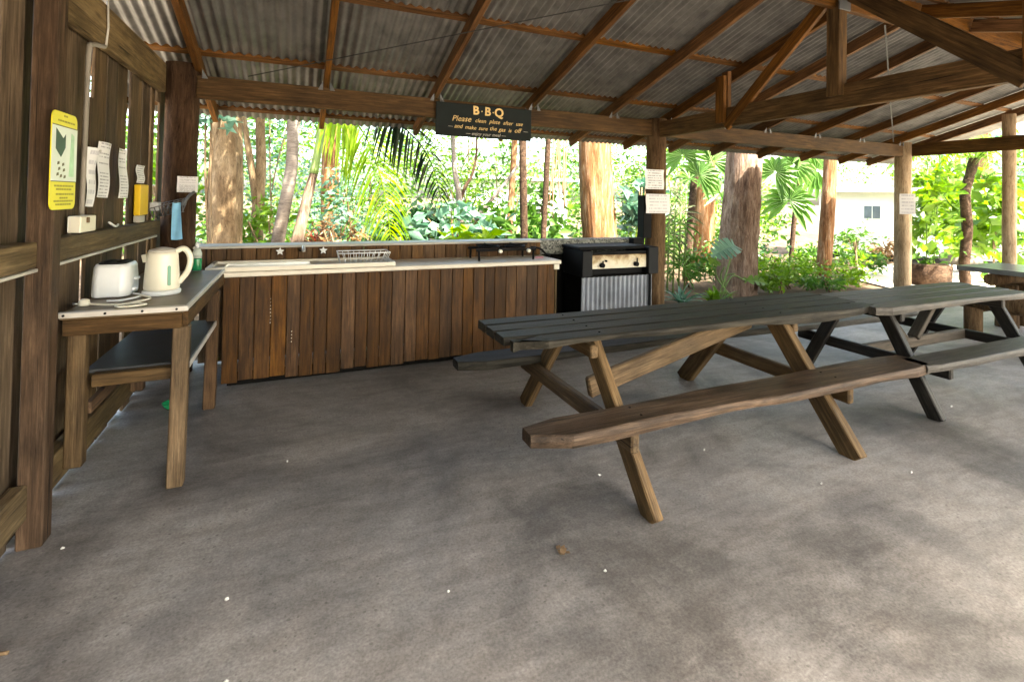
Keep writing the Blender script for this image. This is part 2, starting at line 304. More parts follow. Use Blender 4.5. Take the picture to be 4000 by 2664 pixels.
def spline(P, per=6):
    P = [Vector(p) for p in P]; Q = [P[0] * 2 - P[1]] + P + [P[-1] * 2 - P[-2]]; out = []
    for i in range(1, len(Q) - 2):
        for j in range(per):
            t = j / per; a, b_, c, d = Q[i - 1], Q[i], Q[i + 1], Q[i + 2]
            out.append(.5 * ((2 * b_) + (c - a) * t + (2 * a - 5 * b_ + 4 * c - d) * t * t + (3 * b_ - a - 3 * c + d) * t ** 3))
    return out + [P[-1]]
def prism(name, poly, thick, mat, parent, world, smooth=False):
    """poly in local XY, extruded along local Z from 0 to thick"""
    k = len(poly); V = [(x, y, 0) for x, y in poly] + [(x, y, thick) for x, y in poly]
    F = [tuple(reversed(range(k))), tuple(range(k, 2 * k))] + [(i, (i + 1) % k, k + (i + 1) % k, k + i) for i in range(k)]
    return place(name, mesh(name, V, F, smooth), mat, parent, world)
def lathe(name, prof, mat, parent, loc, seg=20, sx=1, sy=1):
    V, F = [], []
    for r, z in prof:
        for k in range(seg): a = 2 * math.pi * k / seg; V.append((r * math.cos(a) * sx, r * math.sin(a) * sy, z))
    for i in range(len(prof) - 1):
        for k in range(seg): F.append((i * seg + k, i * seg + (k + 1) % seg, (i + 1) * seg + (k + 1) % seg, (i + 1) * seg + k))
    F.append(tuple(reversed(range(seg)))); F.append(tuple(range((len(prof) - 1) * seg, len(prof) * seg)))
    return place(name, mesh(name, V, F, True), mat, parent, Matrix.Translation(loc))
def join_boxes(name, boxes, mat, parent, world=Matrix()):
    V, F = [], []
    for lo, hi in boxes:
        k = len(V); V += [(x, y, z) for x in (lo[0], hi[0]) for y in (lo[1], hi[1]) for z in (lo[2], hi[2])]
        F += [tuple(k + i for i in q) for q in ((0, 1, 3, 2), (4, 6, 7, 5), (0, 4, 5, 1), (2, 3, 7, 6), (0, 2, 6, 4), (1, 5, 7, 3))]
    return place(name, mesh(name, V, F), mat, parent, world)
def wires(name, lines, r, mat, parent, seg=6):
    V, F = [], []; o0 = Vector(lines[0][0])
    for ln in lines:
        v, f = tubemesh([Vector(p) - o0 for p in ln], r, seg); k = len(V); V += v; F += [tuple(k + i for i in q) for q in f]
    return place(name, mesh(name, V, F, True), mat, parent, Matrix.Translation(o0))
def liveslab(name, x0, x1, y0, y1, ztop, th, mat, parent, wob=.012, wobz=.012, cham=.05, seed=0, front=True, back=True):
    """plank with waney edges: top at ztop, grain along X"""
    rr = random.Random(seed); k = 16; cx, cy = (x0 + x1) / 2, (y0 + y1) / 2
    ph = [rr.uniform(0, 6) for _ in range(6)]
    def wv(t, a): return wob * (math.sin(t * 5 + ph[a]) + .5 * math.sin(t * 13 + ph[a + 1]) + .3 * rr.uniform(-1, 1))
    def wz(t): return wobz * (math.sin(t * 6 + ph[4]) + .6 * math.sin(t * 15 + ph[5]))
    rows = []
    for i in range(k + 1):
        t = i / k; x = x0 + (x1 - x0) * t - cx; yf = y0 - cy + (wv(t, 0) if front else 0); yb = y1 - cy + (wv(t, 2) if back else 0)
        if i == 0: yf += cham; yb -= cham * .8
        if i == k: yf += cham * .25; yb -= cham * .25
        th_ = th + wz(t)
        e = .006
        rows.append([(x, yf, -th_), (x, yf - .004, -th_ * .5), (x, yf, -e), (x, yf + e, 0), (x, yb - e, 0), (x, yb, -e), (x, yb + .003, -th_ * .5), (x, yb, -th_)])
    V = [v for r_ in rows for v in r_]; F = []; q = 8
    for i in range(k):
        for j in range(q): F.append((i * q + j, i * q + (j + 1) % q, (i + 1) * q + (j + 1) % q, (i + 1) * q + j))
    F.append(tuple(range(q))); F.append(tuple(reversed(range(k * q, (k + 1) * q))))
    me = mesh(name, V, F); bm = bmesh.new(); bm.from_mesh(me); bmesh.ops.recalc_face_normals(bm, faces=bm.faces); bm.to_mesh(me); bm.free()
    return place(name, me, mat, parent, Matrix.Translation((cx, cy, ztop)))

# ------------------------------------------------------------------ ground
def sheet(name, poly, z, mat, thick=None):
    if thick: return tag(prism(name, poly, thick, mat, None, Matrix.Translation((0, 0, z - thick))), kind='structure')
    return tag(place(name, mesh(name, [(x, y, 0) for x, y in poly], [tuple(range(len(poly)))]), mat, None, Matrix.Translation((0, 0, z))), kind='structure')
gV, gF = [], []; GN = 60; gx = np.sign(np.linspace(-1, 1, GN)) * np.abs(np.linspace(-1, 1, GN)) ** 3 * 600
for yy in gx:
    for xx in gx: gV.append((xx, yy, -.09 + (0.02 * math.sin(xx * .9) * math.sin(yy * .7)) * min(1, max(0, (abs(xx - 4) + abs(yy - 2) - 12) / 10))))
for i in range(GN - 1):
    for j in range(GN - 1): gF.append((i * GN + j, i * GN + j + 1, (i + 1) * GN + j + 1, (i + 1) * GN + j))
tag(place('ground', mesh('ground', gV, gF, True), M['soil'], None, Matrix()), kind='structure')
sheet('sandy_path', [(10.2, -30), (34, -30), (34, 7.2), (22, 8.6), (15.5, 8.8), (12.6, 8.3), (10.9, 7.0), (10.2, 5.4)], -.055, M['sand'])
sheet('bounce_sand_front', [(.5, -30), (10.19, -30), (10.19, -1.85), (2.4, -1.85)], -.056, M['sand'])  # unseen pale ground, added and shaped to bounce sunlight into the shelter
sheet('bounce_sand_side', [(-9, -6), (-1.75, -4), (-1.75, 6.5), (-3, 8), (-9, 9)], -.057, M['sand'])  # unseen pale ground added to brighten the gaps in the board wall
sheet('concrete_floor', [(-1.35, -1.8), (10.15, -1.8), (10.15, 5.62), (-1.35, 5.62)], 0, M['concrete'], .12)

# ------------------------------------------------------------------ open shelter
shelter = thing('picnic_shelter', (4.2, 2.85, 0), 'open sided timber picnic shelter with log posts and rusty brown rafters under corrugated iron', 'shelter')
T16 = math.tan(R(16)); YR, ZR = 2.85, 2.60 + (5.3 - 2.85) * T16     # rafter underside at the ridge
def zraf(y): return ZR - abs(y - YR) * T16
def log(name, x, y, z0, z1, r, mat, parent=shelter, jit=.03):
    return tube(name, [(x + random.uniform(-.004, .004), y + random.uniform(-.004, .004), z0 + (z1 - z0) * i / 7) for i in range(8)], [r * (1.03 - .05 * i / 7) for i in range(8)], mat, parent, 18, jit)
log('post', -.95, 5.31, 0, 2.67, .128, M['cornerlog'])
log('post', 4.16, 5.31, 0, 2.60, .128, M['logpost'])
log('post', 9.37, 5.31, 0, 2.62, .126, M['palepost'])
log('post', 9.56, 3.95, 0, 2.93, .083, M['palepost'])
for x in (-.95, 4.16, 9.37): log('post', x, .4, 0, 2.6, .125, M['logpost'])
for ysgn in (1, -1):
    yb = YR + ysgn * (5.275 - YR)
    beam('plate_beam', (-.84, yb, 2.476), (4.045, yb, 2.476), .06, .2, M['beamwood'], shelter)
    beam('plate_beam', (4.275, yb, 2.476), (9.26, yb, 2.476), .06, .2, M['beamwood'], shelter)
# gable end tie and truss
beam('tie_beam', (9.43, 5.19, 2.49), (9.43, .5, 2.49), .06, .21, M['beamwood'], shelter)
beam('bottom_chord', (4.15, 5.19, 2.455), (4.15, .51, 2.455), .07, .2, M['beamwood'], shelter)
for s in (1, -1):
    yy = lambda y: YR + s * (y - YR)
    beam('strut', (4.125, yy(4.10), 2.36), (4.125, yy(2.98), 3.30), .11 if s == 1 else .15, .045, M['roofwood'] if s == 1 else M['beamwood'], shelter, (1, 0, 0))
    beam('short_post', (4.09, yy(4.14), 2.40), (4.09, yy(4.14), 2.90), .045, .12, M['roofwood'], shelter, (0, 1, 0))
    beam('short_post', (4.15, yy(4.12), 2.56), (4.15, yy(4.12), 2.95), .05, .09, M['roofwood'], shelter, (0, 1, 0))
beam('king_post', (4.10, YR, 2.46), (4.10, YR, 3.24), .10, .115, M['beamwood'], shelter, (0, 1, 0))
beam('ridge_beam', (-1.6, YR, 3.33), (10.15, YR, 3.33), .05, .26, M['roofwood'], shelter)
block('ridge_bracket', (4.03, YR - .075, 3.17), (4.17, YR - .062, 3.29), M['galv'], shelter, .002)
RX = [-1.62, -.83, .21, 1.28, 2.40, 3.47, 4.38, 5.22, 6.08, 7.13, 8.18, 9.22, 10.05]
nrm = Vector((0, math.sin(R(16)), math.cos(R(16))))
for s in (1, -1):
    yy = lambda y: YR + s * (y - YR); nv = Vector((0, nrm.y * s, nrm.z))
    for i, x in enumerate(RX):
        p0 = Vector((x, yy(6.33), zraf(6.33))) + nv * .06; p1 = Vector((x, yy(2.88), zraf(2.88))) + nv * .06
        beam('rafter', p0, p1, .05, .12, M['roofwood'], shelter, nv, .004, .01)
        if s == 1 and -1 < x < 9.3:
            for e in (-1, 1):
                prism('rafter_cleat', [(0, 0), (.045, 0), (0, .085)], .004, M['galv'], shelter, Matrix.Translation((x + e * .031, 5.243, 2.552)) @ Matrix.Rotation(R(90), 4, 'X') @ Matrix.Rotation(0 if e > 0 else R(180), 4, 'Y'))
    for yb_ in (6.25, 5.17, 4.12, 3.03):
        for i in range(len(RX) - 1):
            c0 = Vector((RX[i] + .003, yy(yb_), zraf(yb_))) + nv * .1425; c1 = Vector((RX[i + 1] - .003, yy(yb_), zraf(yb_))) + nv * .1425
            beam('batten', c0, c1, .075, .038, M['roofwood'], shelter, nv, .003, .02)
# corrugated sheets
def corr_mesh(width, length, pitch=.076, amp=.0125, k=8):
    nx = int(round(width / pitch * k)); V = []
    for j in range(2):
        for i in range(nx + 1):
            x = i * pitch / k; V.append((x, j * length, amp * math.sin(2 * math.pi * x / pitch)))
    F = [(i, i + 1, nx + 1 + i + 1, nx + 1 + i) for i in range(nx)]
    return mesh('corrugated_sheet', V, F, True)
pitch = .076; SW = 14 * pitch
for s in (1, -1):
    nv = Vector((0, nrm.y * s, nrm.z)); L = (6.47 - 2.80) / math.cos(R(16))
    me = corr_mesh(SW + pitch * 1.0, L); me.materials.append(M['iron'])
    x = -1.75; i = 0
    while x < 10.1:
        p = Vector((x, YR + s * (2.80 - YR), zraf(2.80))) + nv * (.175 + .0022 * (i % 2))
        ydir = Vector((0, s * math.cos(R(16)), -math.sin(R(16))))
        mm = Matrix((Vector((1, 0, 0)), ydir, Vector((1, 0, 0)).cross(ydir))).transposed().to_4x4(); mm.translation = p
        if s == -1: pass
        place('roof_sheet', me, M['iron'], shelter, mm); x += SW; i += 1
# bracing straps under the sheets
def rp_(x, y, off): return Vector((x, y, zraf(y))) + nrm * off
for a, b_ in (((-.45, 5.25), (2.9, 3.0)), ((9.0, 5.25), (5.0, 3.0))):
    beam('brace_strap', rp_(*a, -.006), rp_(*b_, -.006), .014, .003, M['strap'], shelter, nrm, .0005)
# ------------------------------------------------------------------ boarded wall
wall = thing('board_wall', (-1.1, 2.8, 0), 'dark vertical board wall with pale gaps and three rails along one side of the shelter', 'wall')
y = .45; i = 0
def wboard(y, y2, z0, z1, off):
    beam('wall_board', (-1.112 - off, (y + y2) / 2, z0), (-1.112 - off + random.uniform(-.003, .003), (y + y2) / 2, z1), y2 - y, .018, M['wallwood'], wall, (1, 0, 0), .003, .012)
while y < 5.11:
    bw = random.uniform(.165, .215); gap = random.choice([.016, .022, .028]); off = random.choice([0, .012, .020])
    if 3.3 < y < 3.56 and y + bw > 3.5: bw = 3.70 - y; gap = .10
    y2 = min(y + bw, 5.175)
    if y2 - y < .05: break
    wboard(y, y2, random.uniform(.004, .012), 2.66, off)
    if gap == .10: wboard(y2 + .008, y2 + .092, .005, 2.09, .002)
    y = y2 + gap; i += 1
wboard(5.185, 5.28, .005, 1.30, .0)
wboard(5.185, 5.28, 2.31, 2.66, .0)
wboard(5.29, 5.50, .005, 2.66, .0)
for a, b_ in ((.45, 2.91), (3.015, 5.18)):
    block('top_rail', (-1.10, a, 2.39), (-1.045, b_, 2.635), M['railwood'], wall, .005, 'y')
    block('middle_rail', (-1.10, a, 1.212), (-1.03, min(b_, 5.05), 1.325), M['railwood'], wall, .006, 'y')
    block('bottom_rail', (-1.10, a, .135), (-1.035, min(b_, 5.1), .285), M['railwood'], wall, .006, 'y')
    block('pale_rail_strip', (-1.06, a + .01, 1.196), (-1.026, min(b_, 4.95), 1.210), M['alu'], wall, .002, 'y')  # thin pale strip along the lower edge of the rail
beam('wall_post', (-1.03, 2.9625, 0), (-1.03, 2.9625, 2.6), .092, .095, M['postwood'], wall, (0, 1, 0), .006)
beam('wall_post', (-1.03, .43, 0), (-1.03, .43, 2.6), .13, .12, M['postwood'], wall, (0, 1, 0), .006)
beam('wall_stud', (-1.07, 1.1, .26), (-1.07, 1.1, 2.38), .05, .09, M['wallwood'], wall, (0, 1, 0))

# ------------------------------------------------------------------ kitchen bench
bench = thing('kitchen_bench', (.95, 4.95, 0), 'long timber kitchen bench clad in vertical hardwood boards with cream worktop below the opening', 'bench')
x = -.535; k = 0
while x < 2.39:
    bw = random.uniform(.100, .122); x2 = min(x + bw, 2.415)
    if 2.415 - x2 < .04: x2 = 2.415
    beam('front_board', ((x + x2) / 2, 4.712 + random.uniform(0, .006), random.uniform(.03, .06)), ((x + x2) / 2, 4.712, .884), x2 - x - .004, .018, M['benchwood'], bench, (0, -1, 0), .003, .006)
    x = x2
block('corner_trim', (2.417, 4.70, .03), (2.437, 4.73, .83), M['railwood'], bench, .003, 'z')
block('end_bracket', (2.40, 4.69, .83), (2.46, 4.74, .884), M['cream'], bench, .003, 'z')
block('end_panel', (2.418, 4.735, .03), (2.436, 5.25, .884), M['soot'], bench, .002, 'z')
block('worktop', (-.54, 4.665, .888), (2.47, 5.185, .926), M['cream'], bench, .006)
for dx_, z0_, n_ in ((.01, .70, 8), (.17, .42, 4)):
    for q in range(n_): tube('paint_drip', [(-.205 + dx_ + random.uniform(-.002, .002), 4.7005, z0_ - q * .028), (-.205 + dx_, 4.7005, z0_ - q * .028 - .008)], .0035, M['cream'], bench, 6)
block('kick_board', (-.5, 4.78, 0), (2.40, 4.80, .1), M['soot'], bench, .002)  # near-black board set back in the kick gap
x = -.8
while x < 2.46:
    x2 = min(x + .115, 2.475)
    if x2 - x > .03: beam('splash_board', ((x + x2) / 2, 5.196, .905), ((x + x2) / 2, 5.196, 1.066), x2 - x - .005, .016, M['splashwood'], bench, (0, -1, 0), .003)
    x = x2
block('splash_cap', (-.82, 5.17, 1.068), (2.48, 5.46, 1.09), M['pvc'], bench, .005)
for i in range(14): block('back_board', (-.8 + i * .235, 5.43, .02), (-.8 + i * .235 + .228, 5.45, 1.066), M['wallwood'], bench, .003, 'z')
# sink tray set into worktop
sink = thing('sink_unit', (.1, 4.95, .926), 'pale stainless sink unit with raised rim set on the cream worktop', 'sink')
join_boxes('draining_rim', [((-.66, 4.70, .928), (.80, 4.735, .962)), ((-.66, 5.13, .928), (.80, 5.165, .962)), ((-.66, 4.735, .928), (-.625, 5.13, .962)), ((.765, 4.735, .928), (.80, 5.13, .962))], M['cream'], sink)
block('drain_board', (.18, 4.735, .928), (.765, 5.13, .945), M['steel'], sink, .002)
join_boxes('bowl', [((-.625, 4.735, .928), (-.55, 5.13, .948)), ((.10, 4.735, .928), (.18, 5.13, .948)), ((-.55, 4.735, .928), (.10, 4.79, .948)), ((-.55, 5.09, .928), (.10, 5.13, .948)), ((-.55, 4.79, .9275), (.10, 5.09, .930))], M['steel'], sink)
taps = thing('wall_tap_set', (.04, 5.188, 1.035), 'wall taps with two white star handles either side of a chrome spout', 'tap')
for tx in (-.149, .213):
    V, F = [], []
    star = [(math.cos(a) * (.036 if q % 2 == 0 else .017), math.sin(a) * (.036 if q % 2 == 0 else .017)) for q in range(10) for a in [q * math.pi / 5 + .3]]
    h = prism('tap_handle', star, .022, M['white'], taps, Matrix.Translation((tx, 5.145, 1.038)) @ Matrix.Rotation(R(90), 4, 'X'))
    tube('tap_stem', [(tx, 5.187, 1.038), (tx, 5.146, 1.038)], .011, M['steel'], h, 10)
tube('spout', spline([(.035, 5.187, 1.04), (.035, 5.13, 1.05), (.04, 5.05, 1.085), (.045, 5.0, 1.075), (.046, 4.985, 1.045)], 5), .013, M['steel'], taps, 10)
lathe('spout_base', [(.028, 0), (.03, .01), (.02, .02)], M['charcoal'], taps, (.035, 5.178, 1.03), 12)
# dish rack
rack = thing('dish_rack', (.55, 4.97, .946), 'white wire dish rack standing on the sink drain board', 'dish rack')
ln = []
for q in range(10):
    t = q / 9; ln.append([(.345 + .40 * t, 4.86, .952), (.325 + .45 * t, 4.84, 1.035)]); ln.append([(.345 + .40 * t, 5.06, .952), (.325 + .45 * t, 5.08, 1.035)])
    ln.append([(.345 + .40 * t, 4.86, .952), (.345 + .40 * t, 5.06, .952)])
for q in range(4):
    t = q / 3; ln.append([(.345, 4.86 + .2 * t, .952), (.325, 4.84 + .24 * t, 1.035)]); ln.append([(.745, 4.86 + .2 * t, .952), (.775, 4.84 + .24 * t, 1.035)])
wires('wire_basket', ln, .003, M['white'], rack)
wires('rim', [[(.325, 4.84, 1.035), (.775, 4.84, 1.035), (.775, 5.08, 1.035), (.325, 5.08, 1.035), (.325, 4.84, 1.035)]], .006, M['white'], rack)
# gas ring
stove = thing('gas_ring_burner', (1.95, 4.98, .926), 'black cast iron two ring gas burner with pale knobs on the cream worktop', 'burner')
for sx in (1.63, 2.22):
    for sy in (4.82, 5.1): tube('leg', [(sx, sy, .927), (sx + (.0 if sx > 2 else 0), sy, 1.03)], .012, M['black'], stove, 8)
for sy in (4.82, 5.1): block('frame_rail', (1.60, sy - .012, 1.02), (2.25, sy + .012, 1.045), M['black'], stove, .003)
for cx_ in (1.78, 2.07):
    V, F = tubemesh([(cx_ + .1 * math.cos(a), 4.96 + .1 * math.sin(a), 1.055) for a in [q * 2 * math.pi / 16 for q in range(17)]], .012, 6, 0, False)
    place('ring', mesh('ring', V, F, True), M['black'], stove, Matrix())
    wires('trivet', [[(cx_ - .14, 4.96, 1.075), (cx_ + .14, 4.96, 1.075)], [(cx_, 4.82, 1.075), (cx_, 5.1, 1.075)]], .008, M['black'], stove)
for kx in (1.84, 2.15):
    k = tube('knob', [(kx, 4.80, 1.022), (kx, 4.765, 1.022)], .018, M['ivory'], stove, 12)
tube('gas_hose', spline([(2.25, 4.95, 1.04), (2.36, 4.95, 1.02), (2.45, 4.99, .955), (2.55, 5.1, .93)], 6), .012, M['black'], stove, 8)
tag(prism('pink_wrapper', [(0, 0), (.1, .01), (.11, .05), (.03, .06)], .012, plain('pink_plastic', (.5, .2, .25), .5), None, Matrix.Translation((2.27, 4.88, .9275))), 'small pink plastic packet lying under the end of the gas burner', 'packet')
# bottle on the worktop corner
bt = thing('detergent_bottle', (-.70, 4.60, .962), 'clear dishwashing bottle half full of green liquid beside the corner post', 'bottle')
lathe('liquid', [(.031, 0), (.033, .01), (.033, .085), (.031, .092)], M['green'], bt, (-.70, 4.60, .963), 14)
gl = plain('clear_plastic', (.5, .55, .5), .2, 0, .1)
lathe('neck', [(.033, .093), (.032, .13), (.024, .155), (.013, .17)], gl, bt, (-.70, 4.60, .963), 14)
lathe('cap', [(.014, .171), (.014, .2), (.008, .215)], M['white'], bt, (-.70, 4.60, .963), 12)

# ------------------------------------------------------------------ barbecue
hearth = thing('hearth_wall', (3.15, 5.35, 0), 'soot black masonry hearth wall capped with a grey pebble slab behind the barbecue', 'wall')
block('masonry', (2.485, 5.26, 0), (3.80, 5.42, .92), M['soot'], hearth, .006)
block('pebble_cap', (2.49, 5.235, .922), (3.89, 5.46, 1.085), M['pebble'], hearth, .012)
bbq = thing('gas_barbecue', (3.27, 5.0, 0), 'black plate barbecue with stained cream control strip and corrugated iron front beside the log post', 'barbecue')
block('side_panel', (2.77, 4.75, .72), (2.895, 5.2, 1.0), M['charcoal'], bbq, .006, 'z')
block('side_panel', (3.625, 4.735, .725), (3.765, 5.2, 1.03), M['charcoal'], bbq, .006, 'z')
block('hood_plate', (2.76, 4.80, 1.003), (3.62, 5.22, 1.04), M['black'], bbq, .008)
block('upper_rail', (2.897, 4.765, .955), (3.622, 4.80, .99), M['black'], bbq, .004)
m, n, l, b = newmat('grease_stained_enamel'); v = coords(n, l); f = noise(n, l, v, 7, 6, .7, .8); tc = n.new('ShaderNodeTexCoord'); sx = n.new('ShaderNodeSeparateXYZ'); l.new(tc.outputs['Generated'], sx.inputs[0])
ad = n.new('ShaderNodeMath'); ad.operation = 'MULTIPLY_ADD'; l.new(sx.outputs['Z'], ad.inputs[0]); ad.inputs[1].default_value = -.5; l.new(f, ad.inputs[2])
rp = ramp(n, [(.02, (.22, .12, .04)), (.14, (.5, .38, .2)), (.3, (.72, .64, .48)), (.6, (.75, .7, .58))]); l.new(ad.outputs[0], rp.inputs[0]); l.new(rp.outputs[0], b.inputs['Base Color']); b.inputs['Roughness'].default_value = .4
block('control_strip', (2.897, 4.775, .80), (3.622, 4.80, .95), m, bbq, .003)
block('drip_recess', (2.897, 4.85, .725), (3.622, 4.87, .798), M['black'], bbq, .002)
for kx in (3.02, 3.47):
    k = tube('burner_knob', [(kx, 4.774, .84), (kx, 4.735, .84)], .026, M['black'], bbq, 12)
    tube('knob_pointer', [(kx, 4.74, .865), (kx, 4.74, .91 if kx > 3.2 else .89)], .008, M['black'], k, 6)
tube('igniter', [(3.075, 4.774, .885), (3.075, 4.755, .885)], .012, M['black'], bbq, 8)
me = corr_mesh(.94, .66, .059, .011, 8); me.materials.append(plain('bright_galvanised_front', (.25, .27, .31), .4, .5, .25, 5))
place('corrugated_front', me, None, bbq, Matrix.Translation((2.78, 4.785, .05)) @ Matrix.Rotation(R(90), 4, 'X'))
block('firebox', (2.79, 4.82, .04), (3.74, 5.19, .72), M['soot'], bbq, .004, 'z')
tube('gas_pipe', [(3.67, 4.765, 0), (3.67, 4.765, .72)], .017, M['charcoal'], bbq, 10)
block('flue_box', (3.895, 5.20, 1.087), (4.02, 5.33, 1.62), M['black'], bbq, .006, 'z')
block('flue_elbow', (3.70, 5.13, .98), (3.86, 5.232, 1.10), M['black'], bbq, .006)

# ------------------------------------------------------------------ signs and papers
def textmesh(body, size, mat, parent, world, shear=0, ext=.0015, align='CENTER', off=0):
    cu = bpy.data.curves.new('txt', 'FONT'); cu.body = body; cu.size = size; cu.extrude = ext; cu.align_x = align; cu.shear = shear; cu.offset = off; cu.resolution_u = 3
    ob = bpy.data.objects.new('txt', cu); C.objects.link(ob); dg = bpy.context.evaluated_depsgraph_get(); dg.update()
    me = bpy.data.meshes.new_from_object(ob.evaluated_get(dg)); bpy.data.objects.remove(ob); bpy.data.curves.remove(cu)
    me.materials.clear(); me.materials.append(mat); return place('lettering', me, mat, parent, world)
FRONT = Matrix.Rotation(R(90), 4, 'X')           # local XY -> world XZ, facing -Y
sign = thing('barbecue_sign', (1.80, 5.22, 2.195), 'black hanging board sign with cream handwritten BBQ lettering below the beam', 'sign')
block('sign_board', (1.262, 5.205, 2.195), (2.345, 5.225, 2.545), M['signboard'], sign, .004)
def sg(x, z, rot=0): return Matrix.Translation((x, 5.2025, z)) @ FRONT @ Matrix.Rotation(rot, 4, 'Z')
textmesh('B', .125, M['gold'], sign, sg(1.695, 2.442, .03), 0, .0015, 'CENTER', .0035); textmesh('B', .125, M['gold'], sign, sg(1.825, 2.440, -.03), 0, .0015, 'CENTER', .0035); textmesh('Q', .13, M['gold'], sign, sg(1.955, 2.436, -.03), 0, .0015, 'CENTER', .0035)
textmesh('.', .12, M['gold'], sign, sg(1.76, 2.472)); textmesh('.', .12, M['gold'], sign, sg(1.888, 2.470))
for wd, x, sz in (('Please', 1.535, .084), ('clean', 1.745, .060), ('plate', 1.905, .062), ('after', 2.06, .060), ('use', 2.195, .060)): textmesh(wd, sz, M['gold'], sign, sg(x, 2.355 + random.uniform(-.004, .004), random.uniform(-.03, .03)), .28)
for wd, x, sz in (('—', 1.415, .05), ('and', 1.50, .062), ('make', 1.635, .058), ('sure', 1.775, .058), ('the', 1.89, .062), ('gas', 1.992, .062), ('is', 2.085, .058), ('off', 2.175, .072), ('—', 2.272, .05)):
    textmesh(wd, sz, M['gold'] if wd != '—' else M['pale'], sign, sg(x, 2.280 + random.uniform(-.004, .004), random.uniform(-.03, .03)), .28)
textmesh('— enjoy your meal —', .05, M['pale'], sign, sg(1.81, 2.218), .28)
for sx in (1.33, 2.28): tube('hanger_wire', [(sx, 5.21, 2.54), (sx, 5.238, 2.575)], .005, M['galv'], sign, 6)
# instruction sign on the wall post, faces +X
INW = Matrix(((0, 0, 1, 0), (1, 0, 0, 0), (0, 1, 0, 0), (0, 0, 0, 1)))     # local X->+Y, Y->+Z, Z->+X
def rrect(w_, h_, r_, tl=True, bl=True, k=5):
    P = []
    for cx_, cy_, a0, on in ((w_ - r_, r_, -90, bl), (w_ - r_, h_ - r_, 0, tl), (r_, h_ - r_, 90, tl), (r_, r_, 180, bl)):
        if on: P += [(cx_ + r_ * math.cos(R(a0 + 90 * q / k)), cy_ + r_ * math.sin(R(a0 + 90 * q / k))) for q in range(k + 1)]
        else: P.append((w_ if cx_ > w_ / 2 else 0, h_ if cy_ > h_ / 2 else 0))
    return P
ins = thing('instruction_sign', (-.98, 2.85, 1.465), 'yellow and white instruction sign with rounded corners screwed to the wall post', 'sign')
def iw(y_, z_, d_): return Matrix.Translation((-.981 + d_, y_ + .093, z_)) @ INW
prism('yellow_plate', rrect(.272, .437, .035), .004, M['yellow'], ins, iw(2.762, 1.465, 0))
prism('white_panel', [(0, 0), (.272, 0), (.272, .245), (0, .245)], .001, M['signwhite'], ins, iw(2.762, 1.592, .0045))
for zz in (1.589, 1.837): prism('rule_line', [(0, 0), (.272, 0), (.272, .004), (0, .004)], .001, M['ink'], ins, iw(2.762, zz, .006))
prism('green_diagram', [(.0, .035), (.055, .0), (.10, .045), (.10, .105), (.075, .085), (.0, .125)], .001, M['darkgreen'], ins, iw(2.80, 1.70, .006))
prism('green_tint', [(0, 0), (.055, 0), (.05, .19), (.02, .2)], .001, M['signgreen'], ins, iw(2.945, 1.615, .006))
for (a, b_) in ((2.82, 1.665), (2.87, 1.66), (2.83, 1.64), (2.88, 1.635), (2.815, 1.615), (2.85, 1.608), (2.89, 1.605)): prism('small_mark', [(0, 0), (.022, .004), (.02, .016), (.003, .013)], .001, M['ink'], ins, iw(a, b_, .006))
for zz, y0, y1 in ((1.567, 2.80, 3.0), (1.552, 2.82, 2.98), (1.530, 2.82, 2.99), (1.513, 2.86, 2.94), (1.499, 2.80, 3.0), (1.484, 2.82, 2.98), (1.858, 2.82, 2.99), (1.883, 2.88, 2.92)):
    yv = y0
    while yv < y1:
        wv = random.uniform(.012, .03); prism('print_mark', [(0, 0), (wv, 0), (wv, .008), (0, .008)], .0008, plain('olive_print', (.33, .3, .03), .5) if 'olive_print' not in bpy.data.materials else bpy.data.materials['olive_print'], ins, iw(yv, zz, .0048)); yv += wv + .006
def sheetpaper(pts_fn, w_, h_, mat, world, name, label, curl=.02, cat='notice', group=None):
    nx, ny = 4, 8; V = [((i / nx) * w_, (j / ny) * h_, curl * math.sin(math.pi * (i / nx) * .9) * (j / ny - .3) + .003 + .006 * math.sin(j * .8)) for j in range(ny + 1) for i in range(nx + 1)]
    F = [(j * (nx + 1) + i, j * (nx + 1) + i + 1, (j + 1) * (nx + 1) + i + 1, (j + 1) * (nx + 1) + i) for j in range(ny) for i in range(nx)]
    k = len(V); V += [(x, y, z - .0012) for x, y, z in V]; F += [tuple(reversed([k + q for q in f])) for f in F]
    o_ = tag(place(name, mesh(name, V, F, True), mat, None, world), label, cat, group)
    lathe('drawing_pin', [(.001, .004), (.006, .012), (.006, .016)], M['steel'], o_, (0, 0, 0), 8).matrix_local = Matrix.Translation((w_ * .5, h_ * .955, curl * .6 * math.sin(math.pi * .45)))
    return o_
def onwall(y_, z_, tilt=0, d_=0): return Matrix.Translation((-1.095 + d_, y_, z_)) @ INW @ Matrix.Rotation(tilt, 4, 'Z')
G = 'paper notices pinned up in the kitchen corner'
sheetpaper(0, .13, .33, M['paper3'], onwall(3.575, 1.465, -.03, .02), 'paper_notice', 'blank looking curled paper sheet half behind the grey conduit', .05, group=G)
sheetpaper(0, .195, .33, M['paper'], onwall(3.775, 1.515, -.02, .012), 'paper_notice', 'tall printed paper sheet pinned highest on the boards over the toaster', .03, group=G)
sheetpaper(0, .185, .33, M['paper'], onwall(4.165, 1.508, .0, .012), 'paper_notice', 'printed paper sheet with a tapering lower half over the kettle', -.03, group=G)
sheetpaper(0, .2, .13, M['paper2'], onwall(4.56, 1.617, 0, .012), 'paper_notice', 'small printed paper slip above the yellow holder', .01, group=G)
yb_ = thing('yellow_holder', (-1.08, 4.68, 1.35), 'yellow upright box standing on the rail beneath the small paper slip', 'holder')
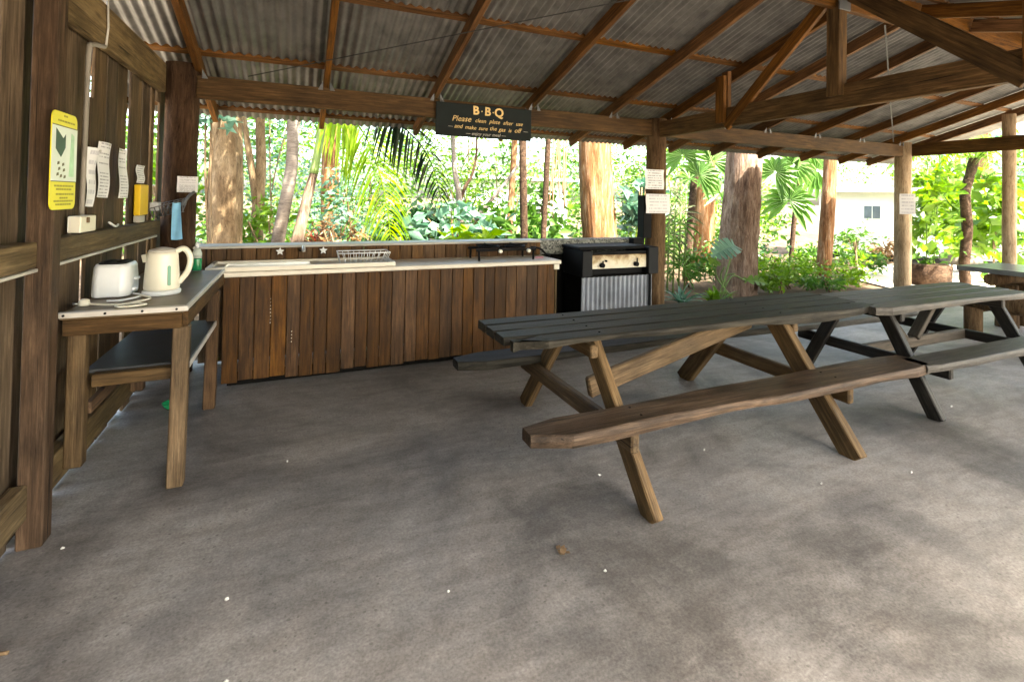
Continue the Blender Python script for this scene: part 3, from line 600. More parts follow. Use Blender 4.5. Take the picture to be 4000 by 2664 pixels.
block('box_body', (-1.09, 4.545, 1.38), (-1.05, 4.76, 1.605), M['amber'], yb_, .006, 'z'); block('clear_base', (-1.09, 4.55, 1.328), (-1.05, 4.68, 1.378), M['pvc'], yb_, .004, 'z')
sheetpaper(0, .15, .135, M['paper'], Matrix.Translation((-.945, 5.172, 1.555)) @ FRONT, 'paper_notice', 'small table of print pinned to the dark corner log', .0, group=G)
sheetpaper(0, .285, .245, M['paper2'], Matrix.Translation((4.01, 5.172, 1.70)) @ FRONT @ Matrix.Translation((-.12, 0, 0)), 'paper_notice', 'upper of two white notices on the log post by the barbecue', .0, group='notices on the middle log post')
sheetpaper(0, .37, .24, M['paper3'], Matrix.Translation((3.9, 5.165, 1.40)) @ FRONT, 'paper_notice', 'lower wider notice on the log post by the barbecue', .0, group='notices on the middle log post')
sheetpaper(0, .22, .34, M['paper3'], Matrix.Translation((9.175, 5.25, 1.408)) @ Matrix.Rotation(R(-50), 4, 'Z') @ FRONT, 'paper_notice', 'white notice on the pale corner post near the cabin', .0)
# ------------------------------------------------------------------ power point, shelf bits, basket
pw = thing('power_outlet', (-1.06, 3.55, 1.33), 'ivory power outlet box on the rail with grey conduit rising up the boards', 'outlet')
block('outlet_box', (-1.09, 3.40, 1.33), (-1.035, 3.62, 1.418), M['ivory'], pw, .005, 'y')
prism('switch', rrect(.03, .03, .006), .006, M['drystain'], pw, Matrix.Translation((-1.0345, 3.475, 1.38)) @ INW)
tube('conduit_pipe', spline([(-1.075, 3.535, 1.42), (-1.075, 3.555, 2.0), (-1.075, 3.565, 2.32), (-1.07, 3.60, 2.365), (-1.045, 3.70, 2.385)], 8), .013, M['conduit'], pw, 8)
tube('cable', [(-1.04, 3.705, 2.385), (-1.036, 3.72, 2.5), (-1.037, 3.70, 2.66)], .006, M['pvc'], pw, 6)
tag(tube('metal_fork', spline([(-1.06, 3.93, 1.36), (-1.05, 3.99, 1.335), (-1.055, 4.06, 1.332), (-1.06, 4.1, 1.34)], 5), .007, M['white'], None, 6), 'small white utensil lying on the rail below the papers', 'utensil')
bk = thing('wire_basket', (-.98, 5.05, 1.3), 'small tilted wire basket hanging on the corner log holding a blue cloth', 'basket')
ln = []
for q in range(8):
    t = q / 7; ln.append([(-1.09 + .23 * t, 5.15, 1.45 + .06 * t), (-1.07 + .20 * t, 5.0, 1.345 + .05 * t)]); ln.append([(-1.07 + .20 * t, 5.0, 1.345 + .05 * t), (-1.08 + .22 * t, 4.93, 1.42 + .07 * t)])
for t in (0, .5, 1): ln.append([(-1.09, 5.15 - .15 * t, 1.45 - .105 * t), (-.86, 5.15 - .15 * t, 1.51 - .115 * t)])
ln.append([(-1.08, 4.93, 1.42), (-.86, 4.93, 1.49)])
wires('basket_wire', ln, .004, M['galv'], bk)
block('soap_tray', (-1.10, 5.02, 1.40), (-1.04, 5.12, 1.47), M['white'], bk, .006)
tube('basket_handle', spline([(-.87, 5.0, 1.45), (-.835, 5.02, 1.52), (-.80, 5.05, 1.56)], 4), .012, M['galv'], bk, 8)
V = []; nx, ny = 4, 10
for j in range(ny + 1):
    for i in range(nx + 1): V.append((-.925 + .055 * i / nx + .02 * (j / ny) * (i / nx), 4.915 - .012 * math.sin(i * 1.6 + j * .3) - .01 * j / ny, 1.47 - .295 * j / ny - .004 * math.sin(i * 1.1)))
F = [(j * 5 + i, j * 5 + i + 1, (j + 1) * 5 + i + 1, (j + 1) * 5 + i) for j in range(ny) for i in range(nx)]
k = len(V); V += [(x, y + .004, z) for x, y, z in V]; F += [tuple(reversed([k + q for q in f])) for f in F]
tag(place('dish_cloth', mesh('dish_cloth', V, F, True), M['blue'], None, Matrix()), 'pale blue dish cloth draped from the wire basket', 'cloth')

# ------------------------------------------------------------------ kitchen side table
kt = thing('side_table', (-.8, 3.9, 0), 'narrow timber side table with aluminium edging and dark lower shelf against the board wall', 'table')
block('table_top', (-1.04, 3.185, .925), (-.535, 4.645, .956), M['laminate'], kt, .003, 'y')
block('edging_strip', (-1.045, 3.17, .936), (-.515, 3.183, .962), M['alu'], kt, .002); block('edging_strip', (-.5325, 3.184, .936), (-.518, 4.64, .962), M['alu'], kt, .002, 'y')
block('edging_strip', (-1.045, 3.184, .9575), (-.5335, 3.21, .962), M['alu'], kt, .001)
for sx in (-1.02, -.86, -.71, -.565): tube('screw', [(sx, 3.171, .949), (sx, 3.1665, .949)], .006, M['charcoal'], kt, 8)
block('apron', (-1.03, 3.19, .845), (-.545, 3.225, .923), M['beamwood'], kt, .004); block('apron', (-.555, 3.228, .845), (-.522, 4.63, .923), M['beamwood'], kt, .004, 'y')
for (a, b_, wob_) in ((-.555, 3.265, .0), (-.998, 3.30, 0), (-.55, 4.34, 0), (-.998, 4.4, 0)):
    beam('leg', (a - (.01 if a > -.7 else 0), b_, 0 if a > -.7 else .17), (a, b_, .845), .075, .07, M['legwood'] if b_ < 4 else M['postwood'], kt, (0, 1, 0), .006)
block('shelf_board', (-.985, 3.34, .612), (-.535, 4.36, .632), M['shelf'], kt, .003, 'y'); block('shelf_rail', (-.937, 3.275, .56), (-.595, 3.335, .622), M['legwood'], kt, .004); block('shelf_edge', (-.532, 3.305, .60), (-.522, 4.30, .634), M['alu'], kt, .002, 'y')
block('stretcher', (-.985, 3.36, .40), (-.955, 4.36, .46), M['postwood'], kt, .004, 'y')
ts = thing('toaster', (-.955, 3.66, .957), 'white rounded toaster with dark slotted top on the side table', 'toaster')
prof = rrect(.176, .175, .045)
V, F = [], []; secs = [(0, .97, 1), (.012, 1, 1), (.10, .985, .97), (.16, .94, .9), (.178, .86, .8)]
P = rrect(1, 1, .24, k=6); k_ = len(P)
for z, a, b_ in secs: V += [((x - .5) * .178 * a, (y - .5) * .26 * b_, z) for x, y in P]
for i in range(len(secs) - 1): F += [(i * k_ + q, i * k_ + (q + 1) % k_, (i + 1) * k_ + (q + 1) % k_, (i + 1) * k_ + q) for q in range(k_)]
F += [tuple(reversed(range(k_))), tuple(range((len(secs) - 1) * k_, len(secs) * k_))]
tb = place('shell', mesh('shell', V, F, True), M['white'], ts, Matrix.Translation((-.955, 3.69, .962)))
prism('slot_panel', [(x * .13 - .065, y * .19 - .095) for x, y in rrect(1, 1, .2)], .008, M['charcoal'], ts, Matrix.Translation((-.955, 3.69, 1.1405)))
for dx in (-.03, .03): block('bread_slot', (-.955 + dx - .01, 3.62, 1.149), (-.955 + dx + .01, 3.76, 1.152), M['black'], ts, 0)
block('lever', (-.872, 3.67, 1.04), (-.845, 3.71, 1.055), M['white'], ts, .004); lathe('dial', [(.018, 0), (.018, .012), (.01, .016)], M['white'], ts, (-.862, 3.65, .985), 12)
block('base_foot', (-1.03, 3.58, .957), (-.88, 3.80, .963), M['charcoal'], ts, .002)
kx, ky, kz = -.725, 3.64, .957
kl = thing('electric_kettle', (kx, ky, kz), 'cream electric jug kettle with green water gauge on the side table', 'kettle')
lathe('power_base', [(.092, 0), (.095, .006), (.095, .02), (.085, .026)], M['white'], kl, (kx, ky, kz), 24)
lathe('jug_body', [(.086, .027), (.089, .04), (.086, .10), (.081, .17), (.077, .225), (.074, .245)], M['ivory'], kl, (kx, ky, kz), 28)
lathe('lid', [(.073, .246), (.066, .258), (.03, .268), (.012, .272)], M['pvc'], kl, (kx, ky, kz), 24)
prism('spout', [(-.006, -.026), (-.034, 0), (-.006, .026)], .045, M['ivory'], kl, Matrix.Translation((kx - .062, ky, kz + .19)) @ Matrix.Rotation(R(-12), 4, 'Y'))
tube('handle', spline([(kx + .066, ky, kz + .245), (kx + .10, ky, kz + .262), (kx + .128, ky, kz + .235), (kx + .138, ky, kz + .185), (kx + .125, ky, kz + .125), (kx + .10, ky, kz + .085), (kx + .082, ky, kz + .06)], 6), [.02] * 37, M['ivory'], kl, 10, flat=.8)
prism('water_gauge', rrect(.016, .115, .007), .004, M['gauge'], kl, Matrix.Translation((kx + .042, ky - .079, kz + .055)) @ Matrix.Rotation(R(28), 4, 'Z') @ FRONT @ Matrix.Rotation(R(-3), 4, 'X'))
cd = thing('kettle_flex', (-.95, 3.36, .957), 'looped ivory power cord with plug lying in front of the toaster', 'cord')
tube('cable', spline([(-.985, 3.36, .968), (-.93, 3.33, .967), (-.86, 3.32, .963), (-.79, 3.31, .968), (-.735, 3.30, .966), (-.715, 3.25, .968), (-.76, 3.215, .970), (-.82, 3.22, .968), (-.84, 3.27, .968), (-.79, 3.36, .964), (-.74, 3.46, .963), (-.80, 3.52, .975)], 8), .005, M['ivory'], cd, 8)
lathe('plug', [(.022, 0), (.026, .008), (.022, .03), (.01, .036)], M['ivory'], cd, (-1.0, 3.365, .958), 12); tube('plug_pin', [(-1.02, 3.36, .97), (-1.045, 3.355, .972)], .005, M['steel'], cd, 6)
tube('toaster_lead', spline([(-.86, 3.62, .97), (-.80, 3.56, .965), (-.86, 3.45, .963), (-.93, 3.45, .963)], 6), .005, M['white'], cd, 8)
tag(lathe('green_bowl', [(.03, 0), (.055, .03), (.062, .05), (.056, .048), (.03, .01)], M['green'], None, (-.80, 4.42, .0), 14), 'small green plastic bowl on the floor beneath the side table', 'bowl')

# ------------------------------------------------------------------ picnic tables
def trestle(par, x, yc, foot, ztop, m_leg, lw=.10, lt=.05, side=1, bear=.29, arm=.70, aw=.09, m_arm=None, tops=.17):
    m_arm = m_arm or m_leg
    for s in (-1, 1):
        beam('leg', (x, yc + s * foot, -.01), (x, yc + s * tops, ztop), lt, lw, m_leg, par, (0, 1, .2), .007, .02)
    beam('top_bearer', (x - side * (lt / 2 + .026), yc - bear, ztop - .04), (x - side * (lt / 2 + .026), yc + bear, ztop - .04), .05, .075, m_arm, par, (0, 0, 1), .008)
    beam('seat_bearer', (x - side * (lt / 2 + .026), yc - arm, .345), (x - side * (lt / 2 + .026), yc + arm, .345), .05, aw, m_arm, par, (0, 0, 1), .01)
t1 = thing('picnic_table', (2.55, 2.80, 0), 'long dark waney edged picnic table with tan legs standing nearest the bench', 'picnic table', 'timber picnic tables with fixed seats')
edges = [2.495, 2.645, 2.80, 2.955, 3.105]
for i in range(4):
    liveslab('top_plank', 1.05 + .0 * i + (.02 if i == 0 else .0), 4.085 - .02 * (i % 2), edges[i] + .005, edges[i + 1] - .007, .78 - random.uniform(0, .006), .05, M['tablewood'], t1, .010 if i == 0 else .002, .017 if i == 0 else .002, .10 if i == 0 else .006, i + 1, True, i == 3)
trestle(t1, 1.60, 2.80, .78, .727, M['legwood'], .115, .055, 1, .30, .70, .10)
trestle(t1, 3.13, 2.80, .77, .727, M['legwood'], .135, .07, -1, .30, .70, .10)
for bx in (1.62, 3.12):
    for by in (2.57, 2.72, 2.88, 3.03):
        tube('bolt', [(bx, by, .776), (bx, by, .782)], .0065, M['black'], t1, 8)
    for by in (2.16, 2.26, 3.32, 3.41): tube('bolt', [(bx, by, .45), (bx, by, .457)], .007, M['black'], t1, 8)
beam('diagonal_brace', (1.68, 2.79, .37), (3.06, 2.79, .69), .05, .13, M['legwood'], t1, (0, 0, 1), .01)
liveslab('seat_plank', 1.0, 4.02, 2.085, 2.325, .455, .055, M['seatwood'], t1, .016, .010, .07, 21)
liveslab('seat_plank', .985, 4.0, 3.25, 3.475, .455, .05, M['tablewood'], t1, .010, .006, .06, 22)
t2 = thing('picnic_table', (5.05, 2.72, 0), 'silver grey picnic table with blackened legs pushed end to end with the long dark one', 'picnic table', 'timber picnic tables with fixed seats')
edges = [2.40, 2.555, 2.71, 2.865, 3.02]
for i in range(4):
    liveslab('top_plank', 3.985 + (0.02 if i == 0 else .12 if i > 1 else .0), 6.17 + .03 * (i % 2), edges[i] + .004, edges[i + 1] - .005, .775 - random.uniform(0, .003), .05, M['tablewood2'], t2, .008 if i == 0 else .002, .008 if i == 0 else .002, .05 if i == 0 else .006, i + 31, True, i == 3)
trestle(t2, 4.25, 2.72, .56, .722, M['blacklegwood'], .10, .055, -1, .29, .62, .085, M['blacklegwood'])
trestle(t2, 5.85, 2.72, .56, .722, M['blacklegwood'], .10, .055, 1, .29, .62, .085, M['blacklegwood'])
beam('stretcher', (4.31, 2.74, .345), (5.79, 2.74, .345), .05, .09, M['greylegwood'], t2, (0, 0, 1), .008)
beam('diagonal_brace', (5.0, 2.74, .38), (5.32, 2.74, .71), .05, .09, M['greylegwood'], t2, (0, 1, 0), .006)
beam('diagonal_brace', (4.85, 2.74, .38), (4.5, 2.74, .71), .05, .09, M['greylegwood'], t2, (0, 1, 0), .006)
liveslab('seat_plank', 3.945, 6.12, 2.045, 2.25, .455, .055, M['tablewood2'], t2, .005, .006, .02, 41)
liveslab('seat_plank', 4.0, 5.9, 3.17, 3.37, .455, .05, M['tablewood2'], t2, .005, .006, .02, 42)
# log table out at the far side
t3 = thing('log_table', (8.6, 3.0, 0), 'rustic table of stacked logs with a black plank top near the pale posts', 'picnic table')
for i in range(4):
    liveslab('top_plank', 7.99 + .26 * i, 7.99 + .26 * i + .252, 1.9, 3.86, .77, .06, M['blacklegwood'] if i == 9 else plain('black_table_paint', (.10, .105, .11), .3, 0, .3) if 'black_table_paint' not in bpy.data.materials else bpy.data.materials['black_table_paint'], t3, .004, .003, .004, 50 + i)
for yy_ in (3.5, 2.3):
    for xx_ in (8.42, 8.78): tube('log_leg', [(xx_, yy_, 0), (xx_, yy_, .28), (xx_, yy_, .55)], [.12, .115, .115], M['logpost'], t3, 14, .05)
    tube('cross_log', [(8.02, yy_, .63), (8.5, yy_, .63), (9.0, yy_, .63)], .078, M['logpost'], t3, 12, .04)
tube('end_log', [(8.62, 1.95, .63), (8.62, 3.7, .63)], .075, M['barkbrown'], t3, 12, .05) if False else None
for xx_ in (7.62, 9.4):
    lb = tube('log_seat', [(xx_, 2.1, .40), (xx_, 3.0, .41), (xx_, 3.75, .40)], [.105, .11, .1], M['logpost'], t3, 14, .05)
    for yy_ in (2.4, 3.5): tube('seat_log_leg', [(xx_, yy_, 0), (xx_, yy_, .32)], .09, M['logpost'], t3, 12, .05)
tube('seat_arm', [(7.55, 3.5, .30), (9.5, 3.5, .30)], .06, M['logpost'], t3, 12, .04); tube('seat_arm', [(7.55, 2.3, .30), (9.5, 2.3, .30)], .06, M['logpost'], t3, 12, .04)

# ------------------------------------------------------------------ bits on the floor
Gp = 'white petals and paper flecks on the concrete'
for x, y, lab in ((-.03, 3.30, 'white petal on open concrete between bench and camera'), (-.90, 2.87, 'white petal at the foot of the wall post'), (2.335, 2.47, 'crumpled white petal on the floor under the long front seat'), (2.67, 1.925, 'white flecks on the floor before the second tan leg'),
                  (3.27, 1.80, 'white petal on the concrete beyond the second tan leg'), (1.573, 2.476, 'tiny white fleck near the first tan leg under the table'), (.567, 1.977, 'white fleck with dark rim in the open foreground'), (-.218, 2.27, 'tiny white fleck beside the dark floor stain'),
                  (-.176, 1.89, 'white petal nearest the lower edge of the floor'), (4.636, 2.27, 'white petal on the floor under the silver grey seat'), (4.997, 2.18, 'white petal on the floor beyond the blackened leg'), (1.2, 1.83, 'white fleck by the brown crumpled leaf')):
    s_ = random.uniform(.007, .013); V = [(math.cos(a) * s_ * random.uniform(.4, 1.3), math.sin(a) * s_ * random.uniform(.25, .8), random.uniform(.002, .008)) for a in [q * math.pi / 4 for q in range(8)]]
    V += [(a * .9, b_ * .9, 0) for a, b_, c_ in V[:8]] + [(0, 0, .010)]; F = [(q, (q + 1) % 8, 16) for q in range(8)] + [(8 + q, 8 + (q + 1) % 8, (q + 1) % 8, q) for q in range(8)]
    tag(place('white_petal', mesh('white_petal', V, F), M['petal'], None, Matrix.Translation((x, y, .001))), lab, 'petal', Gp)
V = []; F = []
for q in range(9):
    a = random.uniform(0, 6.28); r_ = random.uniform(.0, .025); c0 = Vector((math.cos(a) * r_, math.sin(a) * r_, .003)); d_ = Vector((math.cos(a * 3), math.sin(a * 3), random.uniform(0, .4))) * .03; e_ = Vector((-d_.y, d_.x, 0)) * .4
    k = len(V); V += [c0, c0 + d_ * .5 + e_, c0 + d_, c0 + d_ * .5 - e_]; F.append((k, k + 1, k + 2, k + 3))
tag(place('crumpled_leaf', mesh('crumpled_leaf', V, F), M['drystain'], None, Matrix.Translation((1.085, 2.005, .002))), 'crumpled brown dry leaf on the bare floor in front of the long table', 'leaf')
tag(tube('dry_twig', spline([(-.94, 2.33, .005), (-.90, 2.30, .008), (-.85, 2.29, .006)], 4), .006, M['drystain'], None, 6), 'short dark curved twig on the floor before the wall post', 'twig')

# ------------------------------------------------------------------ vegetation builders
def leafarrays(cent, size, up=.4, aspect=.42, droop=.0):
    """folded pointed leaves at the given centres"""
    n_ = len(cent); d = rng.normal(size=(n_, 3)); d[:, 2] = d[:, 2] * .6 - droop; d /= np.linalg.norm(d, axis=1)[:, None]
    u = rng.normal(size=(n_, 3)); u[:, 2] += up * 2; s = np.cross(d, u); s /= np.linalg.norm(s, axis=1)[:, None] + 1e-9; nn = np.cross(s, d)
    L = (size * rng.uniform(.6, 1.3, n_))[:, None]; b0 = cent - d * L * .5
    m1 = b0 + d * L * .45 + s * L * aspect * .5 + nn * L * .08; m2 = b0 + d * L * .45 - s * L * aspect * .5 + nn * L * .08; tp = b0 + d * L - nn * L * .1
    V = np.stack([b0, m1, tp, m2], 1).reshape(-1, 3); i = np.arange(n_) * 4
    F = np.concatenate([np.stack([i, i + 1, i + 2], 1), np.stack([i, i + 2, i + 3], 1)])
    return V, F
def fastmesh(name, V, F):
    me = bpy.data.meshes.new(name); V = np.asarray(V, dtype=np.float32); F = np.asarray(F, dtype=np.int32)
    me.vertices.add(len(V)); me.vertices.foreach_set('co', V.ravel()); me.loops.add(F.size); me.loops.foreach_set('vertex_index', F.ravel())
    me.polygons.add(len(F)); me.polygons.foreach_set('loop_start', np.arange(len(F), dtype=np.int32) * 3); me.update(calc_edges=True); return me
def clumps(c, r, n_, k, spread=.32):
    c, r = np.array(c), np.array(r); p = rng.normal(size=(k, 3)); p /= np.linalg.norm(p, axis=1)[:, None]; p *= rng.uniform(.35, 1, (k, 1)) ** .6
    cc = p * r; idx = rng.integers(0, k, n_); q = rng.normal(size=(n_, 3)) * spread * r * rng.uniform(.5, 1.2, (k, 1))[idx]
    return c + cc[idx] + q
def foliage(name, c, r, n_, size, mat, parent=None, k=14, aspect=.42, droop=.1, spread=.3, floor=-.06):
    P = clumps((0, 0, 0), r, n_, k, spread); P = P[P[:, 2] + c[2] > floor + .03]
    V, F = leafarrays(P, size, .4, aspect, droop); return place(name, fastmesh(name, V, F), mat, parent, Matrix.Translation(c))
def blade_strip(P, W, nrmv, V, F, fold=.15):
    k = len(V); m_ = len(P)
    for i, (p, w_) in enumerate(zip(P, W)):
        t = (P[min(i + 1, m_ - 1)] - P[max(i - 1, 0)]).normalized(); s = t.cross(nrmv); s = s.normalized() if s.length > 1e-5 else Vector((1, 0, 0)); up_ = s.cross(t)
        V += [p - s * w_ + up_ * w_ * fold, p - up_ * w_ * fold, p + s * w_ + up_ * w_ * fold]
    for i in range(m_ - 1):
        a = k + i * 3; F += [(a, a + 1, a + 4), (a, a + 4, a + 3), (a + 1, a + 2, a + 5), (a + 1, a + 5, a + 4)]
def frond(name, path, mat, parent, L=.45, n_=34, w_=.018, droop=.5, side=None):
    P = spline(path, 10); m_ = len(P); V, F = [], []; o0 = P[0].copy(); P = [p - o0 for p in P]
    tot = m_ - 1
    for q in range(n_):
        t = .06 + .94 * q / (n_ - 1); f_ = t * tot; i = min(int(f_), tot - 1); p = P[i].lerp(P[i + 1], f_ - i); tg = (P[min(i + 2, tot)] - P[max(i - 1, 0)]).normalized()
        sd = tg.cross(Vector(side) if side else Vector((0, 0, 1)));
        if sd.length < .05: sd = tg.cross(Vector((0, 1, 0)))
        sd.normalize(); ln_ = L * (math.sin(math.pi * min(1, .18 + .78 * t)) ** .7) * random.uniform(.85, 1.1)
        for s in (-1, 1):
            d_ = (sd * s + tg * random.uniform(.5, .85)).normalized(); pts = []
            for j in range(5):
                u = j / 4; pts.append(p + d_ * ln_ * u + Vector((0, 0, -1)) * droop * ln_ * u * u)
            blade_strip(pts, [w_ * .5, w_, w_ * .95, w_ * .55, .001], Vector((random.uniform(-.3, .3), random.uniform(-.3, .3), 1)), V, F)
    Vr, Fr = tubemesh(P, [.016 * (1 - .85 * i / tot) + .002 for i in range(m_)], 6); k = len(V); V += Vr; F += [tuple(k + i for i in f) for f in Fr]
    return place(name, mesh(name, V, F), mat, parent, Matrix.Translation(o0))
def fanleaf(name, c, face, r, mat, parent, n_=16, arc=300, w_=None, droop=.25, roll=0):
    """a palmate leaf: pleated pointed segments round c, facing direction face"""
    c, face = Vector(c), Vector(face).normalized(); a = face.cross(Vector((0, 0, 1)));
    if a.length < .1: a = Vector((1, 0, 0))
    a.normalize(); b_ = a.cross(face); V, F = [], []; w_ = w_ or r * math.radians(arc / n_) * .36
    for q in range(n_):
        th = R(-90 - arc / 2 + arc * (q + .5) / n_ + 180 + roll); d_ = a * math.cos(th) + b_ * math.sin(th); ln_ = r * random.uniform(.85, 1.05); pts = []
        for j in range(5): u = .06 + .94 * j / 4; pts.append(d_ * ln_ * u + Vector((0, 0, -1)) * droop * ln_ * u ** 2.2 - face * .0)
        blade_strip(pts, [w_ * .2, w_ * .7, w_, w_ * .7, .001], face, V, F, .3)
    return place(name, mesh(name, V, F), mat, parent, Matrix.Translation(c))
def bigleaf(name, base, d_, up_, L, W, mat, parent, slits=5, droop=.2):
    """broad leaf, slit into lobes on both sides of the midrib"""
    base, d_, up_ = Vector(base), Vector(d_).normalized(), Vector(up_); s = d_.cross(up_).normalized(); up_ = s.cross(d_); V, F = [], []
    k = slits * 4
    def mid(t): return d_ * L * t + Vector((0, 0, -1)) * droop * L * t * t
    for sd in (-1, 1):
        st = len(V)
        for i in range(k + 1):
            t = i / k; w_ = W * .5 * (math.sin(math.pi * min(1, .14 + .86 * t)) ** .65) * (1.0)
            cut = .35 if (slits > 1 and i % 4 == 2 and 0 < i < k) else 1
            V += [mid(t), mid(max(0, t - .05 * 0)) + s * sd * w_ * cut + up_ * (.10 * w_) + d_ * L * (-.08 if t < .15 else .06) * cut]
        for i in range(k): F.append((st + 2 * i, st + 2 * i + 1, st + 2 * i + 3, st + 2 * i + 2))
    return place(name, mesh(name, V, F), mat, parent, Matrix.Translation(base))
def tuft(name, c, n_, L, w_, mat, parent=None, spread=.8):
    V, F = [], []
    for q in range(n_):
        a = random.uniform(0, 6.28); e_ = random.uniform(.35, 1.35); d_ = Vector((math.cos(a) * math.cos(e_), math.sin(a) * math.cos(e_), math.sin(e_))); ln_ = L * random.uniform(.6, 1.1); o_ = Vector((random.uniform(-.06, .06), random.uniform(-.06, .06), 0)); pts = []
        for j in range(6): u = j / 5; pts.append(o_ + d_ * ln_ * u + Vector((0, 0, -1)) * spread * .6 * ln_ * u * u)
        blade_strip(pts, [w_ * .6, w_, w_, w_ * .8, w_ * .5, .001], Vector((math.cos(a) * -.5, math.sin(a) * -.5, 1)), V, F)
    return place(name, mesh(name, V, F), mat, parent, Matrix.Translation(c))
Z0 = -.09
def trunkpath(P, r0, r1, extra_top=None, per=5, flare=1.25):
    P = [Vector(p) for p in P]; Q = spline(P, per); m_ = len(Q); rad = []
    for i in range(m_):
        t = i / (m_ - 1); rr = r0 + (r1 - r0) * t; rr *= 1 + (flare - 1) * max(0, 1 - t * 7) ** 2; rad.append(rr)
    return Q, rad
def tree(name, label, P, r0, r1, mat, group=None, crown=None, seg=14, jit=.06, cat='tree', flare=1.25, sh=(0, 0)):
    P = [Vector(p) for p in P]
    if P[0].z > Z0: P = [P[0] + (P[0] - P[1]) * ((P[0].z - Z0) / max(.2, (P[1] - P[0]).z))] + P
    P[0].z = Z0 - .05
    root = thing(name, (P[0].x, P[0].y, Z0), label, cat, group); Q, rad = trunkpath(P, r0, r1, flare=flare)
    tube('trunk', Q, rad, mat, root, seg * 2 if r0 > .2 else seg, jit)
    if crown:
        top = P[-1]; cz, cr, cn, cs, cm = crown
        for q in range(4):
            a = q * 1.6 + random.uniform(0, 1); e_ = Vector((top.x + sh[0] + math.cos(a) * cr * .55, top.y + sh[1] + math.sin(a) * cr * .55, top.z + cz * random.uniform(.5, .9)))
            tube('limb', spline([top - Vector((0, 0, .3)), top.lerp(e_, .5) + Vector((0, 0, .3)), e_], 4), [r1 * .6 * (1 - .07 * k) for k in range(9)], mat, root, 7, .04)
        foliage('crown', (top.x + sh[0], top.y + sh[1], top.z + cz * .8), (cr, cr, cz * .6), cn, cs, M[cm], root, 22, .4, .2, .22)
    return root
TG = 'rainforest trees around the shelter'
tree('rainforest_tree', 'thick smooth brown trunk just past the corner log', [(-.96, 8.5, .3), (-.97, 8.5, 1.8), (-.99, 8.52, 2.8), (-1.0, 8.6, 5.2)], .235, .19, M['barkbrown'], TG, (2.4, 3.6, 3600, .34, 'mid'), sh=(1.2, -2.4))  # crown out of view, widened and shifted to keep sun off the trunk
b2 = tree('rainforest_tree', 'slim forked pale trunk close behind the thick brown one', [(-.61, 9.2, .2), (-.60, 9.2, 1.2), (-.58, 9.2, 1.7), (-.57, 9.2, 2.1), (-.60, 9.2, 2.9), (-.6, 9.3, 5)], .105, .06, M['barkbrown'], TG, (1.6, 1.5, 400, .18, 'mid'), 10)
tube('branch', spline([(-.61, 9.18, 1.35), (-.70, 9.16, 1.95), (-.82, 9.16, 2.7), (-.95, 9.2, 3.6)], 5), [.06 - .002 * k for k in range(16)], M['barkbrown'], b2, 8, .05)
tree('grey_palm', 'leaning smooth grey palm trunk with a pale crownless stretch in the opening', [(-.27, 8.0, .85), (-.17, 8.0, 1.5), (-.11, 8.0, 2.0), (-.105, 8.0, 2.75), (-.08, 8.0, 4.6)], .088, .075, M['barkgrey'], TG, (.8, 1.6, 250, .5, 'mid'), 12, .02, 'palm')
pd = thing('feather_palm', (-.18, 8.0, Z0), 'leaning slender palm with green crownshaft and long drooping feather fronds', 'palm', TG)
tube('trunk', spline([(-.20, 8.0, Z0), (-.02, 8.0, .88), (.10, 8.0, 1.5), (.178, 8.0, 1.86)], 6), [.095 - .0022 * k for k in range(19)], M['barkpink'], pd, 12, .03)
tube('crownshaft', spline([(.178, 8.0, 1.86), (.225, 8.0, 2.2), (.263, 8.0, 2.53), (.30, 8.0, 3.0)], 5), [.062 - .0015 * k for k in range(16)], M['crownshaft'], pd, 12, .02)
frond('frond', [(.30, 8.0, 3.0), (.45, 7.7, 2.80), (.62, 7.6, 2.665), (.82, 7.6, 2.42), (1.02, 7.6, 1.95), (1.15, 7.6, 1.42), (1.22, 7.55, .86)], M['yellowleaf'], pd, .58, 60, .024, .75, (0, 1, .1))
frond('frond', [(.30, 8.0, 3.0), (.9, 8.6, 3.5), (1.7, 9.2, 3.3), (2.3, 9.7, 2.6)], M['lime'], pd, .5, 34, .022, .6)
frond('frond', [(.30, 8.0, 3.0), (-.1, 7.8, 3.35), (-.7, 7.6, 3.3), (-1.3, 7.5, 2.9)], M['mid'], pd, .5, 34, .022, .6)
frond('frond', [(.30, 8.0, 3.0), (.2, 8.5, 3.5), (.2, 9.2, 3.4), (.2, 9.9, 2.8)], M['mid'], pd, .5, 34, .022, .6)
frond('dark_frond', [(.30, 8.0, 3.0), (.6, 7.3, 3.2), (.88, 6.75, 2.85), (1.02, 6.55, 2.59), (1.13, 6.5, 2.455), (1.38, 6.46, 2.21), (1.55, 6.44, 1.90), (1.66, 6.42, 1.46)], M['shadefrond'], pd, .40, 54, .021, .8, (0, 1, .1))
tree('paperbark_tree', 'faint pale trunk behind the palm with the green crownshaft', [(.58, 11, .3), (.55, 11, 1.6), (.53, 11, 2.9), (.5, 11, 6)], .2, .15, M['barkpaper'], TG, (2.2, 2.0, 600, .2, 'olive'), 12)
f_ = tree('grey_sapling', 'grey branching sapling forking low behind the dark drooping frond', [(2.84, 9.5, .3), (2.83, 9.5, .95), (2.766, 9.5, 1.68), (2.68, 9.5, 2.13), (2.6, 9.5, 3.4)], .085, .04, M['barkgrey'], TG, (1.2, 1.2, 300, .2, 'mid'), 9, .06)
tube('branch', spline([(2.79, 9.5, 1.45), (2.9, 9.5, 1.75), (3.036, 9.5, 2.0), (3.116, 9.5, 2.43), (3.1, 9.5, 3.2)], 5), [.042 - .0012 * k for k in range(21)], M['barkdark'], f_, 7, .05); tube('branch', spline([(2.87, 9.5, .9), (3.3, 9.5, 1.35), (3.743, 9.5, 1.884), (4.2, 9.5, 2.5)], 5), [.05 - .0015 * k for k in range(16)], M['barkgrey'], f_, 7, .05)
